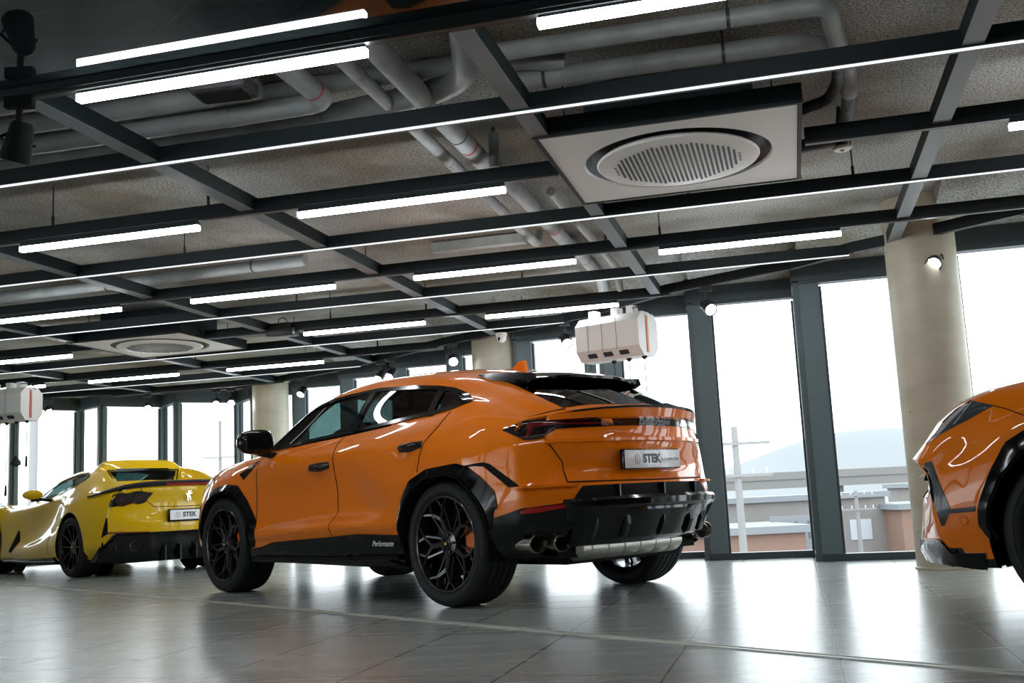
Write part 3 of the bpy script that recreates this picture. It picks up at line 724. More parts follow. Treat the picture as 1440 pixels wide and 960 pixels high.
    for y, w_, d_ in ((.50, .012, .05), (.30, .03, .085), (.0, .014, .05), (-.30, .03, .085), (-.50, .012, .05)):
        h, nn = B.snap((y, .5), 'x'); mm = MB(); x = h.x
        poly = [(x+.02, .56), (x-.030, .555), (x-.012-d_*.25, .47), (x+.03-d_*.3, .395), (x+.10-d_*.2, .365), (x+.14, .36)]
        vv = [Vector((a_, y+s_, z_)) for s_ in (-w_/2, w_/2) for a_, z_ in poly]; q = len(poly)
        mm.add(vv, [tuple(range(q)), tuple(range(q, 2*q))[::-1]]+[(i, (i+1) % q, q+(i+1) % q, q+i) for i in range(q)])
        mm.build('diffuser_fin', 'satin_black', root)
    both('rear_reflector', strip_patch(D([(297, 583), (330, 570), (450, 557), (560, 545)]), D([(300, 592), (345, 590), (450, 572), (560, 556)]), T, 24, 4, .012, .01), 'lens_red_bright')
    fin = MB(); 
    for sg in (1, -1):
        vs = []
        for t in np.linspace(0, 1, 10):
            y = .60+.30*t; h, nn = B.snap((y*.985, .715), 'x'); vs += [(h.x+.03, y*sg, .722), (h.x-.030, y*sg, .722), (h.x-.030, y*sg, .708), (h.x+.03, y*sg, .705)]
        fin.add(vs, [(4*i+j, 4*i+(j+1) % 4, 4*i+4+(j+1) % 4, 4*i+4+j) for i in range(9) for j in range(4)]+[(0,1,2,3), (36,37,38,39)])
    fin.build('bumper_shelf', paint, root, angle=30)
    # exhaust
    for sg in (1, -1):
        for y in (.665, .80):
            x = -.705 if y < .75 else -.635
            tp = MB(); Ml = Matrix.Translation((x+.04, sg*y, .378)) @ Matrix.Rotation(pi/2, 4, 'Y') @ Matrix.Diagonal((.86, 1.12, 1, 1))
            tp.mat('titan_tip').lathe([(.050, .14), (.057, .0), (.063, -.105), (.063, -.118), (.057, -.123), (.053, -.11), (.050, .0)], 32, Ml)
            tp.lathe([(.047, .0), (.046, -.095), (.042, -.10), (.039, -.09), (.038, .05)], 32, Ml)
            tp.mat('matt_black').lathe([(.038, -.02), (.0, -.02)], 32, Ml)
            tp.build('exhaust_tip', None, root, angle=40)
    mf = MB(); Ms = Matrix.Translation((-.60, 0, .335)) @ Matrix.Rotation(pi/2, 4, 'X') @ Matrix.Diagonal((1.35, .72, 1, 1))
    mf.lathe([(.0, -.50), (.10, -.50), (.125, -.47)]+[p for k_ in range(6) for p in ((.125, -.40+k_*.15), (.121, -.395+k_*.15), (.125, -.39+k_*.15))]+[(.125, .47), (.10, .50), (.0, .50)], 32, Ms)
    mf.build('exhaust_muffler', 'steel_muffler', root, angle=40)
    MB().tube([(-.6, .45, .31), (-.60, .60, .34), (-.60, .74, .376)], .035, 10).tube([(-.6, -.45, .31), (-.60, -.60, .34), (-.60, -.74, .376)], .035, 10).build('exhaust_pipe', 'titan_tip', root, smooth=True)
    # --- roof spoiler
    m = MB(); n = 41; vs = []; W3 = .545
    prof = [(.02, -.010), (-.12, .006), (-.30, .006), (-.42, -.006), (-.455, -.016), (-.45, -.034), (-.36, -.040), (-.2, -.05), (.0, -.065)]
    for i in range(n):
        y = W3-2*W3*i/(n-1); w = abs(y)/W3; x0 = -.06; zc = 1.515-.06*w**2.4
        for dx, dz in prof: vs.append((x0+dx*(1-.28*w**3)-.0, y*(1+.0*dx), zc+dz*(1-.25*w)-.22*abs(dx)*0 - .06*(abs(dx)/.45)*(1-w*.2)))
    P_ = len(prof); m.add(vs, [(P_*i+j, P_*i+(j+1) % P_, P_*i+P_+(j+1) % P_, P_*i+P_+j) for i in range(n-1) for j in range(P_)]+[tuple(range(P_)), tuple(range(P_*(n-1), P_*n))])
    m.build('roof_spoiler', 'gloss_black', root, angle=35)
    for sg in (1, -1):      # side blades of the spoiler
        poly = [(.03, 1.482), (-.12, 1.478), (-.44, 1.444), (-.455, 1.40), (-.40, 1.375), (-.30, 1.38), (-.16, 1.40)]
        vv = []
        for s_ in (0, 1):
            for a_, z_ in poly: vv.append(Vector((a_, sg*(min(ry(max(a_, -.4))+.004, .575-.05*(a_ < -.3))-.035*s_), z_)))
        q = len(poly); mm = MB().add(vv, [tuple(range(q)), tuple(range(q, 2*q))[::-1]]+[(i, (i+1) % q, q+(i+1) % q, q+i) for i in range(q)])
        mm.build('spoiler_blade', 'gloss_black', root, angle=20)
    m = MB(); P_ = [(.37, 1.562), (.26, 1.592), (.205, 1.628), (.178, 1.628), (.155, 1.545)]
    vv = [Vector((a_, s_, z_)) for s_, f_ in ((-.022, 1), (.022, 1)) for a_, z_ in P_]
    for i, v in enumerate(vv):
        if v.z > 1.63: v.y *= .3
    m.add(vv, [(0,1,2,3,4), (9,8,7,6,5)]+[(i, (i+1) % 5, 5+(i+1) % 5, 5+i) for i in range(5)])
    m.build('roof_antenna', paint, root, angle=30)
    # --- wheels
    w0 = wheel_suv(root, HR, 1, .955, spin=.10, w=.31, ring=ring)
    w1 = copy_tree(w0, root); w1.location = (hf, .94, .392); w1.rotation_euler = (0, .35, 0)
    w2 = copy_tree(w0, root); w2.location = (HR, -.955, .392); w2.rotation_euler = (0, .5, pi)
    w3 = copy_tree(w0, root); w3.location = (hf, -.94, .392); w3.rotation_euler = (0, .8, pi)
# ================================================================== yellow sports car
POSE_C = (-4.56, 13.115, 2.362)
YR, YF = 0., 2.62
Y_ROWS = [
 [(3.2,0,.14),(1,0,.13),(-.75,0,.15)],
 [(3.2,.70,.14),(1,.74,.13),(-.75,.70,.15)],
 [(3.30,.80,.16),(2.9,.94,.17),(2.1,.91,.19),(1.5,.93,.19),(.5,.95,.205),(0,.97,.22),(-.4,.96,.28),(-.70,.88,.30)],
 [(3.34,.81,.30),(2.9,.96,.31),(2.1,.93,.27),(1.4,.955,.30),(.6,.965,.35),(0,.98,.38),(-.4,.97,.40),(-.74,.89,.40)],
 [(3.34,.80,.45),(2.9,.97,.48),(2.2,.92,.45),(1.4,.88,.42),(.7,.91,.50),(.2,.975,.54),(-.2,.985,.54),(-.5,.96,.53),(-.78,.89,.50)],
 [(3.26,.75,.56),(2.9,.95,.64),(2.2,.90,.62),(1.4,.845,.56),(.7,.86,.63),(.2,.96,.70),(-.2,.975,.71),(-.5,.95,.69),(-.80,.89,.63)],
 [(3.18,.70,.61),(2.9,.91,.75),(2.2,.87,.74),(1.4,.835,.70),(.7,.83,.76),(.2,.93,.82),(-.2,.95,.83),(-.5,.93,.81),(-.82,.87,.76)],
 [(3.15,.64,.63),(2.8,.83,.84),(2.2,.83,.81),(1.4,.84,.82),(.7,.825,.88),(.2,.87,.92),(-.2,.90,.92),(-.5,.89,.90),(-.84,.84,.87)],
 [(3.12,.58,.65),(2.8,.70,.875),(2.3,.76,.845),(1.6,.79,.87),(.8,.775,.955),(.4,.78,1.02),(.1,.80,1.04),(-.2,.83,1.01),(-.5,.845,.965),(-.88,.80,.935)],
 [(3.10,.45,.65),(2.8,.52,.86),(2.3,.60,.84),(1.75,.715,.89),(1.5,.705,.985),(1.2,.69,1.07),(.8,.67,1.135),(.4,.665,1.16),(.1,.69,1.15),(-.2,.72,1.10),(-.5,.75,1.02),(-.89,.70,.965)],
 [(3.10,.34,.65),(2.8,.36,.85),(2.3,.44,.85),(1.85,.66,.905),(1.55,.64,1.03),(1.25,.605,1.135),(.95,.565,1.205),(.5,.54,1.252),(.15,.56,1.245),(-.15,.61,1.19),(-.45,.65,1.08),(-.7,.64,1.00),(-.91,.60,.985)],
 [(3.10,.2,.65),(2.8,.2,.85),(2.3,.22,.865),(1.92,.34,.915),(1.40,.33,1.15),(.9,.31,1.255),(.5,.31,1.275),(.16,.45,1.262),(.10,.47,1.14),(.0,.48,1.07),(-.45,.48,1.03),(-.93,.40,1.01)],
 [(3.10,.0,.65),(2.8,.0,.85),(2.3,.0,.88),(1.95,.0,.93),(1.40,.0,1.17),(.9,.0,1.265),(.45,.0,1.285),(.15,.0,1.275),(.10,.0,1.16),(.0,.0,1.08),(-.45,.0,1.05),(-.95,.0,1.03)],
]
def build_yellow():
    B = Body(Y_ROWS, [(3.50,.16),(3.56,.30),(3.52,.45),(3.38,.57)], [(-.84,.16),(-.93,.30),(-.955,.46),(-.965,.56),(-.93,.70),(-.925,.80),(-.965,.97)], 5, 8, ns=120, nc=22, sub=4, pf=2.2, pr=2.3)
    root = thing('sports_car', 'low yellow two-door sports car with black wheels, seen from behind at the left edge', 'car', (POSE_C[0], POSE_C[1], 0), POSE_C[2])
    S = lambda ax: (lambda p: B.snap(p, ax)); T = lambda p: traced(B, POSE_C, [p])[0]
    def crop(x0, y0, s, L): return [(x0+a/s, y0+b/s) for a, b in L]
    def both(name, VF, mat, ang=40):
        a = mk(name, VF, mat, root, ang); me = a.data.copy(); me.transform(Matrix.Diagonal((1, -1, 1, 1))); me.flip_normals()
        b = bpy.data.objects.new(name, me); COL.objects.link(b); b.parent = root; return a, b
    def chain(kn, n=40): kn = sorted(kn); X = np.linspace(kn[0][0], kn[-1][0], n); return [(x, float(smoothint([p[0] for p in kn], [p[1] for p in kn], x))) for x in X]
    wb = [(1.52,.905),(1.2,.93),(.86,.968),(.5,1.02),(.30,1.06),(.14,1.12)]; wt = [(1.50,.945),(1.35,1.02),(1.15,1.095),(.91,1.155),(.65,1.19),(.42,1.205),(.22,1.20),(.12,1.165)]
    outer = chain(wb)[::-1]+chain(wt)
    def hole_arch(c): return abs(c.y) > .45 and c.z < .78 and (hypot(c.x-YR, c.z-.36) < .395 or hypot(c.x-YF, c.z-.36) < .39)
    wsh = shrink(outer, .03)
    def hole_win(c): return abs(c.y) > .45 and inpoly(c.x, c.z, wsh)
    rail = Y_ROWS[10]
    def ry(x): return float(smoothint([p[0] for p in rail], [p[1] for p in rail], x))
    def hole_ws(c): return 1.05 < c.x < 1.85 and abs(c.y) < ry(c.x)-.05 and c.z > .94
    def hole_rw(c): return -.02 < c.x < .155 and abs(c.y) < .38 and 1.10 < c.z < 1.24
    body_object(B, 'body', 'yellow_paint', root, [hole_arch, hole_win, hole_ws, hole_rw], [(YR, .36, .395), (YF, .36, .39)])
    sh = shrink(outer, .02)
    both('window_surround', strip_patch(outer+outer[:1], shrink(outer, .03)+shrink(outer, .03)[:1], S('y'), 120, 3, .004, .012), 'gloss_black')
    bo = sorted(sh[:40]); to = sorted(sh[40:])
    both('door_glass', strip_patch(bo, to, S('y'), 40, 8, -.002, .004), 'tint_glass')
    mk('windscreen', strip_patch([(1.88, y) for y in (-.56, -.3, 0, .3, .56)], [(1.02, y) for y in (-.49, -.25, 0, .25, .49)], S('z'), 26, 14, .003, .006), 'tint_glass', root)
    rw = MB(); vs = []; n = 16
    for i in range(n):
        y = .43-.86*i/(n-1); t = abs(y)/.43; vs += [(.06+.02*t, y*.86, 1.095), (.135, y, 1.222-.01*t)]
    rw.add(vs+[(v[0]+.006, v[1], v[2]) for v in vs], [(2*i, 2*i+2, 2*i+3, 2*i+1) for i in range(n-1)]+[(2*n+2*i, 2*n+2*i+1, 2*n+2*i+3, 2*n+2*i+2) for i in range(n-1)])
    rwo = rw.build('rear_glass', 'tint_glass', root); rwo.location = (-.012, 0, 0)
    fr = MB(); P = [(.052, .40, 1.085), (.125, .46, 1.228), (.125, -.46, 1.228), (.052, -.40, 1.085), (.052, .40, 1.085)]
    for p, q in zip(P[:-1], P[1:]): fr.tube([p, q], .008, 6)
    fr.build('rear_glass_frame', 'gloss_black', root)
    # cabin
    it = MB().box((.9, 0, .40), (1.7, 1.35, .2)).box((1.65, 0, .80), (.30, 1.25, .2), bev=.04)
    for y in (.36, -.36): it.box((.75, y, .55), (.5, .46, .18), bev=.05).box((.48, y, .82), (.16, .44, .52), M=Matrix.Rotation(-.25, 3, 'Y'), bev=.05)
    it.build('cabin_seats', 'leather_dark', root, angle=40)
    so = MB().tube([(cos(a)*.17, sin(a)*.17, 0) for a in np.linspace(0, 2*pi, 25)], .015, 8).bar((-.16, 0, 0), (.16, 0, 0), .05, .02).build('steering_wheel', 'leather_dark', root, angle=40); so.location = (1.32, .36, .90); so.rotation_euler = (0, -1.2, 0)
    # arches
    for cx in (YR, YF):
        V = []; F = []; n = 50
        for i in range(n):
            a = -.55+(pi+1.1)*i/(n-1); x, z = cx+.385*cos(a), .36+.385*sin(a)
            x2, z2 = cx+.402*cos(a), .36+.402*sin(a); z2 = max(z2, .15); z = max(z, .15)
            h, _ = B.snap((x2, z2), 'y'); y = min(max(h.y, .8), 1.0); V += [(x2, y+.004, z2), (x, y+.001, z), (x, .55, z)]
        for i in range(n-1): F += [(3*i+j, 3*i+3+j, 3*i+4+j, 3*i+1+j) for j in (0, 1)]
        nf = [0, 1]*(n-1); Vv = [Vector(v) for v in V]
        a = link_mesh('arch_liner', Vv, F, None, root, mats=['yellow_paint', 'matt_black'], fmi=nf); autosmooth(a, 40)
        me = a.data.copy(); me.transform(Matrix.Diagonal((1, -1, 1, 1))); b = bpy.data.objects.new('arch_liner', me); COL.objects.link(b); b.parent = root
        ub = MB()
        for sg in (1, -1): ub.add([(cx+.385*cos(t), sg*.56, .36+.385*sin(t)) for t in np.linspace(0, 2*pi, 30)], [tuple(range(30))])
        ub.build('wheel_housing', 'matt_black', root)
    MB().box((1.3, 0, .19), (1.8, 1.7, .08)).box((1.3, 0, .17), (3.9, 1.0, .05)).box((-.55, 0, .24), (.4, 1.3, .1)).build('underbody', 'matt_black', root)
    # sill, lower rear
    both('side_skirt', strip_patch([(2.16, .215), (1.4, .205), (.40, .235)], [(2.16, .165), (1.4, .155), (.38, .165)], S('y'), 30, 4, .03, .06), 'gloss_black')
    both('wing_vent', strip_patch([(1.80, .56), (1.87, .44), (1.96, .29)], [(1.76, .55), (1.70, .42), (1.86, .28)], S('y'), 16, 5, .004, .02), 'matt_black')
    both('side_crease', ribbon(B, [(1.96, .255), (1.5, .33), (1.1, .44), (.75, .57), (.5, .70), (.38, .80)], S('y'), w=.004, off=.001, curve=True), 'yellow_paint')
    both('shut_line', ribbon(B, [(.56, 1.0), (.56, .85), (.66, .60), (.62, .25)], S('y'), w=.006, off=.0015, curve=True), 'matt_black')
    # lower rear bumper
    c = (140, 645, 6.193)
    m = MB(); n = 51; vs = []; W2 = .93
    prof = [(.02, .485), (-.020, .478), (-.030, .455), (-.01, .40), (.0, .30), (.04, .20), (.10, .15), (.25, .14)]
    for i in range(n):
        y = W2-2*W2*i/(n-1); w = abs(y)/W2; h, nn = B.snap((y*.97, .44), 'x'); tr = 1.0 if w > .42 else 0
        for dx, z in prof:
            sag = -.03 if w < .36 else 0
            vs.append((h.x+dx-(.015 if w > .42 else 0), y, z+(-.17 if z > .44 else -.06 if z > .35 else 0)*max(0, w-.86)/.14+ (.10*max(0, w-.75) if z < .3 else 0)))
    P_ = len(prof); m.add(vs, [(P_*i+j, P_*i+j+1, P_*i+P_+j+1, P_*i+P_+j) for i in range(n-1) for j in range(P_-1)]+[tuple(range(P_)), tuple(range(P_*(n-1), P_*n))])
    m.build('rear_bumper', 'gloss_black', root, angle=30)
    for y in (-.28, -.10, .10, .28):
        h, nn = B.snap((y, .4), 'x'); MB().box((h.x-.005, y, .24), (.12, .014, .16)).build('diffuser_fin', 'satin_black', root)
    for sg in (1, -1):
        for y in (.60, .74):
            h, nn = B.snap((y, .36), 'x'); Ml = Matrix.Translation((h.x, sg*y, .335)) @ Matrix.Rotation(pi/2, 4, 'Y')
            tp = MB(); tp.mat('titan_tip').lathe([(.055, .10), (.058, -.045), (.055, -.05), (.050, -.04), (.048, .02)], 28, Ml); tp.mat('matt_black').lathe([(.049, .0), (.0, .0)], 28, Ml); tp.build('exhaust_tip', None, root, angle=40)
    both('reflector', strip_patch([(.86, .505), (.45, .49)], [(.86, .492), (.45, .478)], S('x'), 14, 3, .03, .03), 'lens_red')
    both('bumper_slot', strip_patch(crop(*c, [(58, 510), (30, 620), (15, 690)]), crop(*c, [(68, 520), (72, 600), (70, 655)]), T, 14, 4, .004, .02), 'matt_black')
    # tail
    both('tail_light', strip_patch(crop(*c, [(80, 420), (105, 345), (150, 302), (190, 293), (240, 300), (300, 283), (350, 278), (400, 287), (465, 292)]), crop(*c, [(84, 424), (150, 412), (200, 415), (245, 400), (290, 388), (340, 396), (395, 380), (425, 340), (463, 300)]), T, 40, 9, .006, .02), 'lens_smoke')
    for px_ in ((188, 352), (338, 338)):
        h, nn = T((c[0]+px_[0]/c[2], c[1]+px_[1]/c[2])); Ml = Matrix.Translation(h+nn*.006) @ nn.to_track_quat('Z', 'Y').to_matrix().to_4x4()
        mb = MB().lathe([(.0, .010), (.035, .009), (.05, .012), (.066, .012), (.070, .0)], 28, Ml); both('round_lamp', (mb.v, mb.f), 'lens_smoke')
        mb = MB().lathe([(.0, .016), (.010, .015), (.014, .009)], 16, Ml); both('lamp_centre', (mb.v, mb.f), 'lens_red')
    # deck spoiler: thin dark wing line along the deck edge and down on to the haunches
    m = MB(); n = 61; vs = []; ww = .98
    for i in range(n):
        y = ww-2*ww*i/(n-1); t = abs(y)/ww; e = max(0, t-.62)/.38
        x = -.97+.10*t**3+.42*t**8; z = 1.045-.025*t**2-.112*t**5; th = .050*(1-t**6)+.006; yy = y*(1-.06*e)
        vs += [(x+.07, yy, z+.010), (x-.022, yy, z+.012), (x-.026, yy, z-.008), (x+.005, yy, z+.006-th), (x+.08, yy, z-.012-th*.4)]
    m.add(vs, [(5*i+j, 5*i+(j+1) % 5, 5*i+5+(j+1) % 5, 5*i+5+j) for i in range(n-1) for j in range(5)]+[(0,1,2,3,4), tuple(range(5*n-5, 5*n))])
    m.build('deck_spoiler', 'satin_black', root, angle=30)
    bl = MB(); vs = []
    for i in range(13):
        y = .27-.54*i/12; vs += [(-1.001, y, 1.024), (-.985, y, .998), (-.95, y, .998), (-.95, y, 1.024)]
    bl.add(vs, [(4*i+j, 4*i+(j+1) % 4, 4*i+4+(j+1) % 4, 4*i+4+j) for i in range(12) for j in range(4)]+[(0,1,2,3), (48,49,50,51)]); bl.build('brake_light', 'lens_red_bright', root)
    for g in ([(.56, 1.0), (.53, .94), (.47, .84), (.38, .765)],): both('shut_line', ribbon(B, g, S('x'), w=.007, off=.002), 'matt_black')
    mk('shut_line', ribbon(B, [(.38, .762), (0, .755), (-.38, .762)], S('x'), w=.007, off=.002), 'matt_black', root)
    h, nn = B.snap((0, .65), 'x'); X0 = h.x-.045; yc = -.04
    pf = MB().box((X0+.02, yc, .655), (.035, .56, .145), bev=.008).box((X0+.05, yc, .655), (.06, .2, .06)).build('plate_frame', 'gloss_black', root, angle=30)
    pl = MB().box((X0-.0, yc, .658), (.006, .52, .112), bev=.003).build('number_plate', 'plate_white', pf)
    Mt = Matrix.Translation((X0-.0038, yc+.02, .658)) @ Matrix.Rotation(-pi/2, 4, 'Z') @ Matrix.Rotation(pi/2, 4, 'X'); text_mesh('plate_lettering', 'STEK', .072, 'text_grey', Mt, pl, .0008, 1.05, .0035)
    ce = Vector((X0-.0038, yc+.165, .658)); lg = MB().tube([(ce.x, ce.y+.026*cos(a), ce.z+.032*sin(a)) for a in np.linspace(pi/2, pi/2+2*pi, 7)], .0022, 5).tube([(ce.x, ce.y+.012, ce.z+.018), (ce.x, ce.y-.010, ce.z+.006), (ce.x, ce.y+.010, ce.z-.006), (ce.x, ce.y-.010, ce.z-.018)], .0022, 5)
    lg.build('plate_emblem', 'text_red', pl)
    # rearing horse emblem
    h, nn = B.snap((-.03, .88), 'x'); hs = [(.00,.062),(.012,.070),(.020,.060),(.034,.052),(.030,.044),(.016,.046),(.014,.034),(.030,.026),(.044,.030),(.040,.020),(.022,.016),(.012,.004),(.010,-.010),(.024,-.022),(.022,-.040),(.030,-.056),(.014,-.052),(.010,-.030),(-.004,-.018),(-.010,-.036),(-.006,-.056),(.004,-.066),(-.014,-.064),(-.022,-.036),(-.018,-.010),(-.032,.002),(-.038,.026),(-.028,.018),(-.014,.016),(-.010,.034),(-.008,.052)]
    Mh = Matrix.Translation((h.x-.010, -.03, .88)) @ Matrix(((0, 0, -1, 0), (-1, 0, 0, 0), (0, 1, 0, 0), (0, 0, 0, 1)))
    MB().prism(hs, .006, Mh).build('horse_emblem', 'chrome', root)
    # mirrors
    m = MB(); bm = bmesh.new(); bmesh.ops.create_uvsphere(bm, u_segments=20, v_segments=12, radius=1.)
    vs = [Vector((v.co.x*(.13 if v.co.x > 0 else .06), v.co.y*.12, v.co.z*.062)) for v in bm.verts]; bm.verts.index_update(); fs = [[v.index for v in f.verts] for f in bm.faces]; bm.free()
    m.add(vs, fs); mo = m.build('door_mirror', 'yellow_paint', root, smooth=True); mo.location = (.96, 1.02, .985); mo.rotation_euler = (0, .0, 0)
    MB().tube([(-.02, -.24, -.08), (-.01, -.12, -.06), (0, .02, -.055)], [.022, .018, .03], 10).build('mirror_arm', 'gloss_black', mo, smooth=True)
    mq = copy_tree(mo, root); mq.location = (.96, -1.02, .985); mq.scale = (1, -1, 1)
    # wheels: five pairs of slim spokes
    R0 = .266; mb = MB(); mb.mat('wheel_black')
    mb.lathe([(R0, 0), (R0-.006, .005), (R0-.016, -.002), (R0-.024, -.04), (R0-.03, -.12), (R0-.02, -.24), (R0, -.25), (R0-.004, -.2)], 64, Mx90)
    mb.lathe([(.0, -.03), (.03, -.028), (.06, -.034), (.07, -.05), (.065, -.10), (0, -.10)], 28, Mx90)
    for k in range(10):
        a = k*pi/5; M = Mx90 @ Matrix.Rotation(a, 4, 'Z')
        vs = []
        for r_, w_, z_ in ((.05, .020, -.036), (.15, .013, -.022), (.245, .013, -.006), (.262, .020, -.002)):
            vs += [M @ Vector((r_, -w_/2, z_)), M @ Vector((r_, w_/2, z_)), M @ Vector((r_, w_/2+.004, z_-.035)), M @ Vector((r_, -w_/2-.004, z_-.035))]
        mb.add(vs, [(4*i+j, 4*i+(j+1) % 4, 4*i+4+(j+1) % 4, 4*i+4+j) for i in range(3) for j in range(4)]+[(0,1,2,3), (12,13,14,15)])
    mb.mat('wheel_edge')
    for k in range(10):
        M = Mx90 @ Matrix.Rotation(k*pi/5, 4, 'Z'); mb.tube([M @ Vector((.12, .005, -.025)), M @ Vector((.245, .006, -.0045)), M @ Vector((.26, .010, -.001))], .0022, 5)
    mb.lathe([(R0-.008, .004), (R0-.005, .0065), (R0-.001, .004)], 64, Mx90)
    w0 = mb.build('wheel', None, root, angle=35)
    t = make_tyre(MB(), R=.346, r=.264, w=.29).build('tyre', 'tyre_rubber', w0, angle=50); t.location = (0, -.132, 0)
    h = MB(); h.mat('gloss_black').lathe([(0, .004), (.024, .002), (.028, -.02)], 24, Mx90); h.mat('badge_gold').lathe([(0, .007), (.013, .006), (.015, .003)], 12, Mx90); hc = h.build('hub_cap', None, w0, angle=35); hc.location = (0, -.026, 0)
    dk = MB().lathe([(.06, 0), (.19, 0), (.19, -.03), (.06, -.03)], 40, Mx90).build('brake_disc', 'satin_black', w0, angle=30); dk.location = (0, -.10, 0)
    w0.location = (YR, .955, .346)
    for x, y, rz, sp in ((YF, .945, 0, .2), (YR, -.955, pi, .3), (YF, -.945, pi, .5)):
        w = copy_tree(w0, root); w.location = (x, y, .346); w.rotation_euler = (0, sp, rz)
    return root
# ================================================================== the hall
GG = .2526
AV = Vector((-cos(GG), sin(GG), 0)); BV = Vector((sin(GG), cos(GG), 0))
def GP(a, b, z=0.): return AV*a+BV*b+Vector((0, 0, z))
def struct(name, mb, mat=None, **k):
    o = mb.build(name, mat, **k) if isinstance(mb, MB) else mb; o['kind'] = 'structure'; return o
simple('slate_metal', (.040, .055, .064), rough=.42, spec=.5)
simple('slate_face', (.105, .15, .165), rough=.45, spec=.5)
simple('track_metal', (.005, .010, .012), rough=.6, spec=.3)
simple('track_under', (.17, .20, .215), rough=.5)
simple('beam_dark', (.009, .016, .019), rough=.6, spec=.3)
simple('white_plastic', (.88, .88, .845), rough=.45)
simple('pod_white', (.70, .685, .66), rough=.4)
simple('grille_dark', (.02, .03, .045), rough=.4)
simple('pod_orange', (.65, .17, .03), rough=.4)
simple('pod_red', (.45, .05, .03), rough=.4)
simple('rod_metal', (.05, .05, .05), rough=.5, metal=.5)
simple('cable_black', (.01, .01, .01), rough=.6)
simple('red_band', (.35, .01, .01), rough=.5)
simple('dark_ceiling', (.010, .013, .014), rough=.03, coat=0., spec=.5)
noise_col('pipe_grey', (.20, .215, .21), (.31, .325, .315), 5, rough=.6, stretch=(1,1,1))
noise_col('wrap_grey', (.17, .18, .175), (.27, .28, .27), 6, rough=.5, bump=.4, bscale=8)
noise_col('foam_black', (.02, .02, .022), (.05, .05, .055), 12, rough=.6, bump=.6, bscale=25)
# floor tiles
m, nt, b, out = nmat('floor_tile')
tc = nt.nodes.new('ShaderNodeTexCoord'); mp = nt.nodes.new('ShaderNodeMapping'); mp.vector_type = 'POINT'
mp.inputs['Rotation'].default_value = (0, 0, GG); mp.inputs['Location'].default_value = (-.105+.61*20, 1.22*20-5.15, 0)
nt.links.new(tc.outputs['Object'], mp.inputs[0])
br = nt.nodes.new('ShaderNodeTexBrick'); br.offset = 0; br.squash = 1
br.inputs['Scale'].default_value = 1; br.inputs['Brick Width'].default_value = .61; br.inputs['Row Height'].default_value = 1.22
br.inputs['Mortar Size'].default_value = .0045; br.inputs['Mortar Smooth'].default_value = .1; br.inputs['Bias'].default_value = 0
br.inputs['Color1'].default_value = (.255, .28, .262, 1); br.inputs['Color2'].default_value = (.305, .33, .31, 1); br.inputs['Mortar'].default_value = (.03, .03, .03, 1)
nt.links.new(mp.outputs[0], br.inputs['Vector'])
mp2 = nt.nodes.new('ShaderNodeMapping'); mp2.inputs['Rotation'].default_value = (0, 0, GG); mp2.inputs['Scale'].default_value = (.5, 7, 1)
nt.links.new(tc.outputs['Object'], mp2.inputs[0]); nz = nt.nodes.new('ShaderNodeTexNoise'); nz.inputs['Scale'].default_value = 1.6; nz.inputs['Detail'].default_value = 3
nt.links.new(mp2.outputs[0], nz.inputs['Vector'])
mr = nt.nodes.new('ShaderNodeMapRange'); mr.inputs[1].default_value = .3; mr.inputs[2].default_value = .7; mr.inputs[3].default_value = .88; mr.inputs[4].default_value = 1.10
nt.links.new(nz.outputs[0], mr.inputs[0])
mx = nt.nodes.new('ShaderNodeMix'); mx.data_type = 'RGBA'; mx.blend_type = 'MULTIPLY'; mx.inputs[0].default_value = 1
nt.links.new(br.outputs[0], mx.inputs[6]); nt.links.new(mr.outputs[0], mx.inputs[7]); nt.links.new(mx.outputs[2], b.inputs['Base Color'])
mr2 = nt.nodes.new('ShaderNodeMapRange'); mr2.inputs[1].default_value = .3; mr2.inputs[2].default_value = .7; mr2.inputs[3].default_value = .25; mr2.inputs[4].default_value = .28
nt.links.new(nz.outputs[0], mr2.inputs[0]); nt.links.new(mr2.outputs[0], b.inputs['Roughness']); b.inputs['Specular IOR Level'].default_value = .5
bp = nt.nodes.new('ShaderNodeBump'); bp.inputs['Strength'].default_value = .25; bp.inputs['Distance'].default_value = .002; bp.invert = True
nt.links.new(br.outputs['Fac'], bp.inputs['Height']); nt.links.new(bp.outputs[0], b.inputs['Normal'])
# sprayed ceiling
m, nt, b, out = nmat('sprayed_ceiling')
tc = nt.nodes.new('ShaderNodeTexCoord')
def nz_(s, d, st=(1,1,1)):
    mp = nt.nodes.new('ShaderNodeMapping'); mp.inputs['Scale'].default_value = st; nt.links.new(tc.outputs['Object'], mp.inputs[0])
    n = nt.nodes.new('ShaderNodeTexNoise'); n.inputs['Scale'].default_value = s; n.inputs['Detail'].default_value = d; nt.links.new(mp.outputs[0], n.inputs['Vector']); return n
big = nz_(.9, 4, (1, 1, .3)); fine = nz_(75, 2)
r1 = nt.nodes.new('ShaderNodeValToRGB'); e = r1.color_ramp.elements; e[0].position = .40; e[1].position = .60; e[0].color = (.145, .128, .098, 1); e[1].color = (.30, .305, .285, 1)
nt.links.new(big.outputs[0], r1.inputs[0])
r2 = nt.nodes.new('ShaderNodeMapRange'); r2.inputs[1].default_value = .35; r2.inputs[2].default_value = .65; r2.inputs[3].default_value = .5; r2.inputs[4].default_value = 1.5
nt.links.new(fine.outputs[0], r2.inputs[0])
mx = nt.nodes.new('ShaderNodeMix'); mx.data_type = 'RGBA'; mx.blend_type = 'MULTIPLY'; mx.inputs[0].default_value = 1
nt.links.new(r1.outputs[0], mx.inputs[6]); nt.links.new(r2.outputs[0], mx.inputs[7]); nt.links.new(mx.outputs[2], b.inputs['Base Color'])
b.inputs['Roughness'].default_value = .95
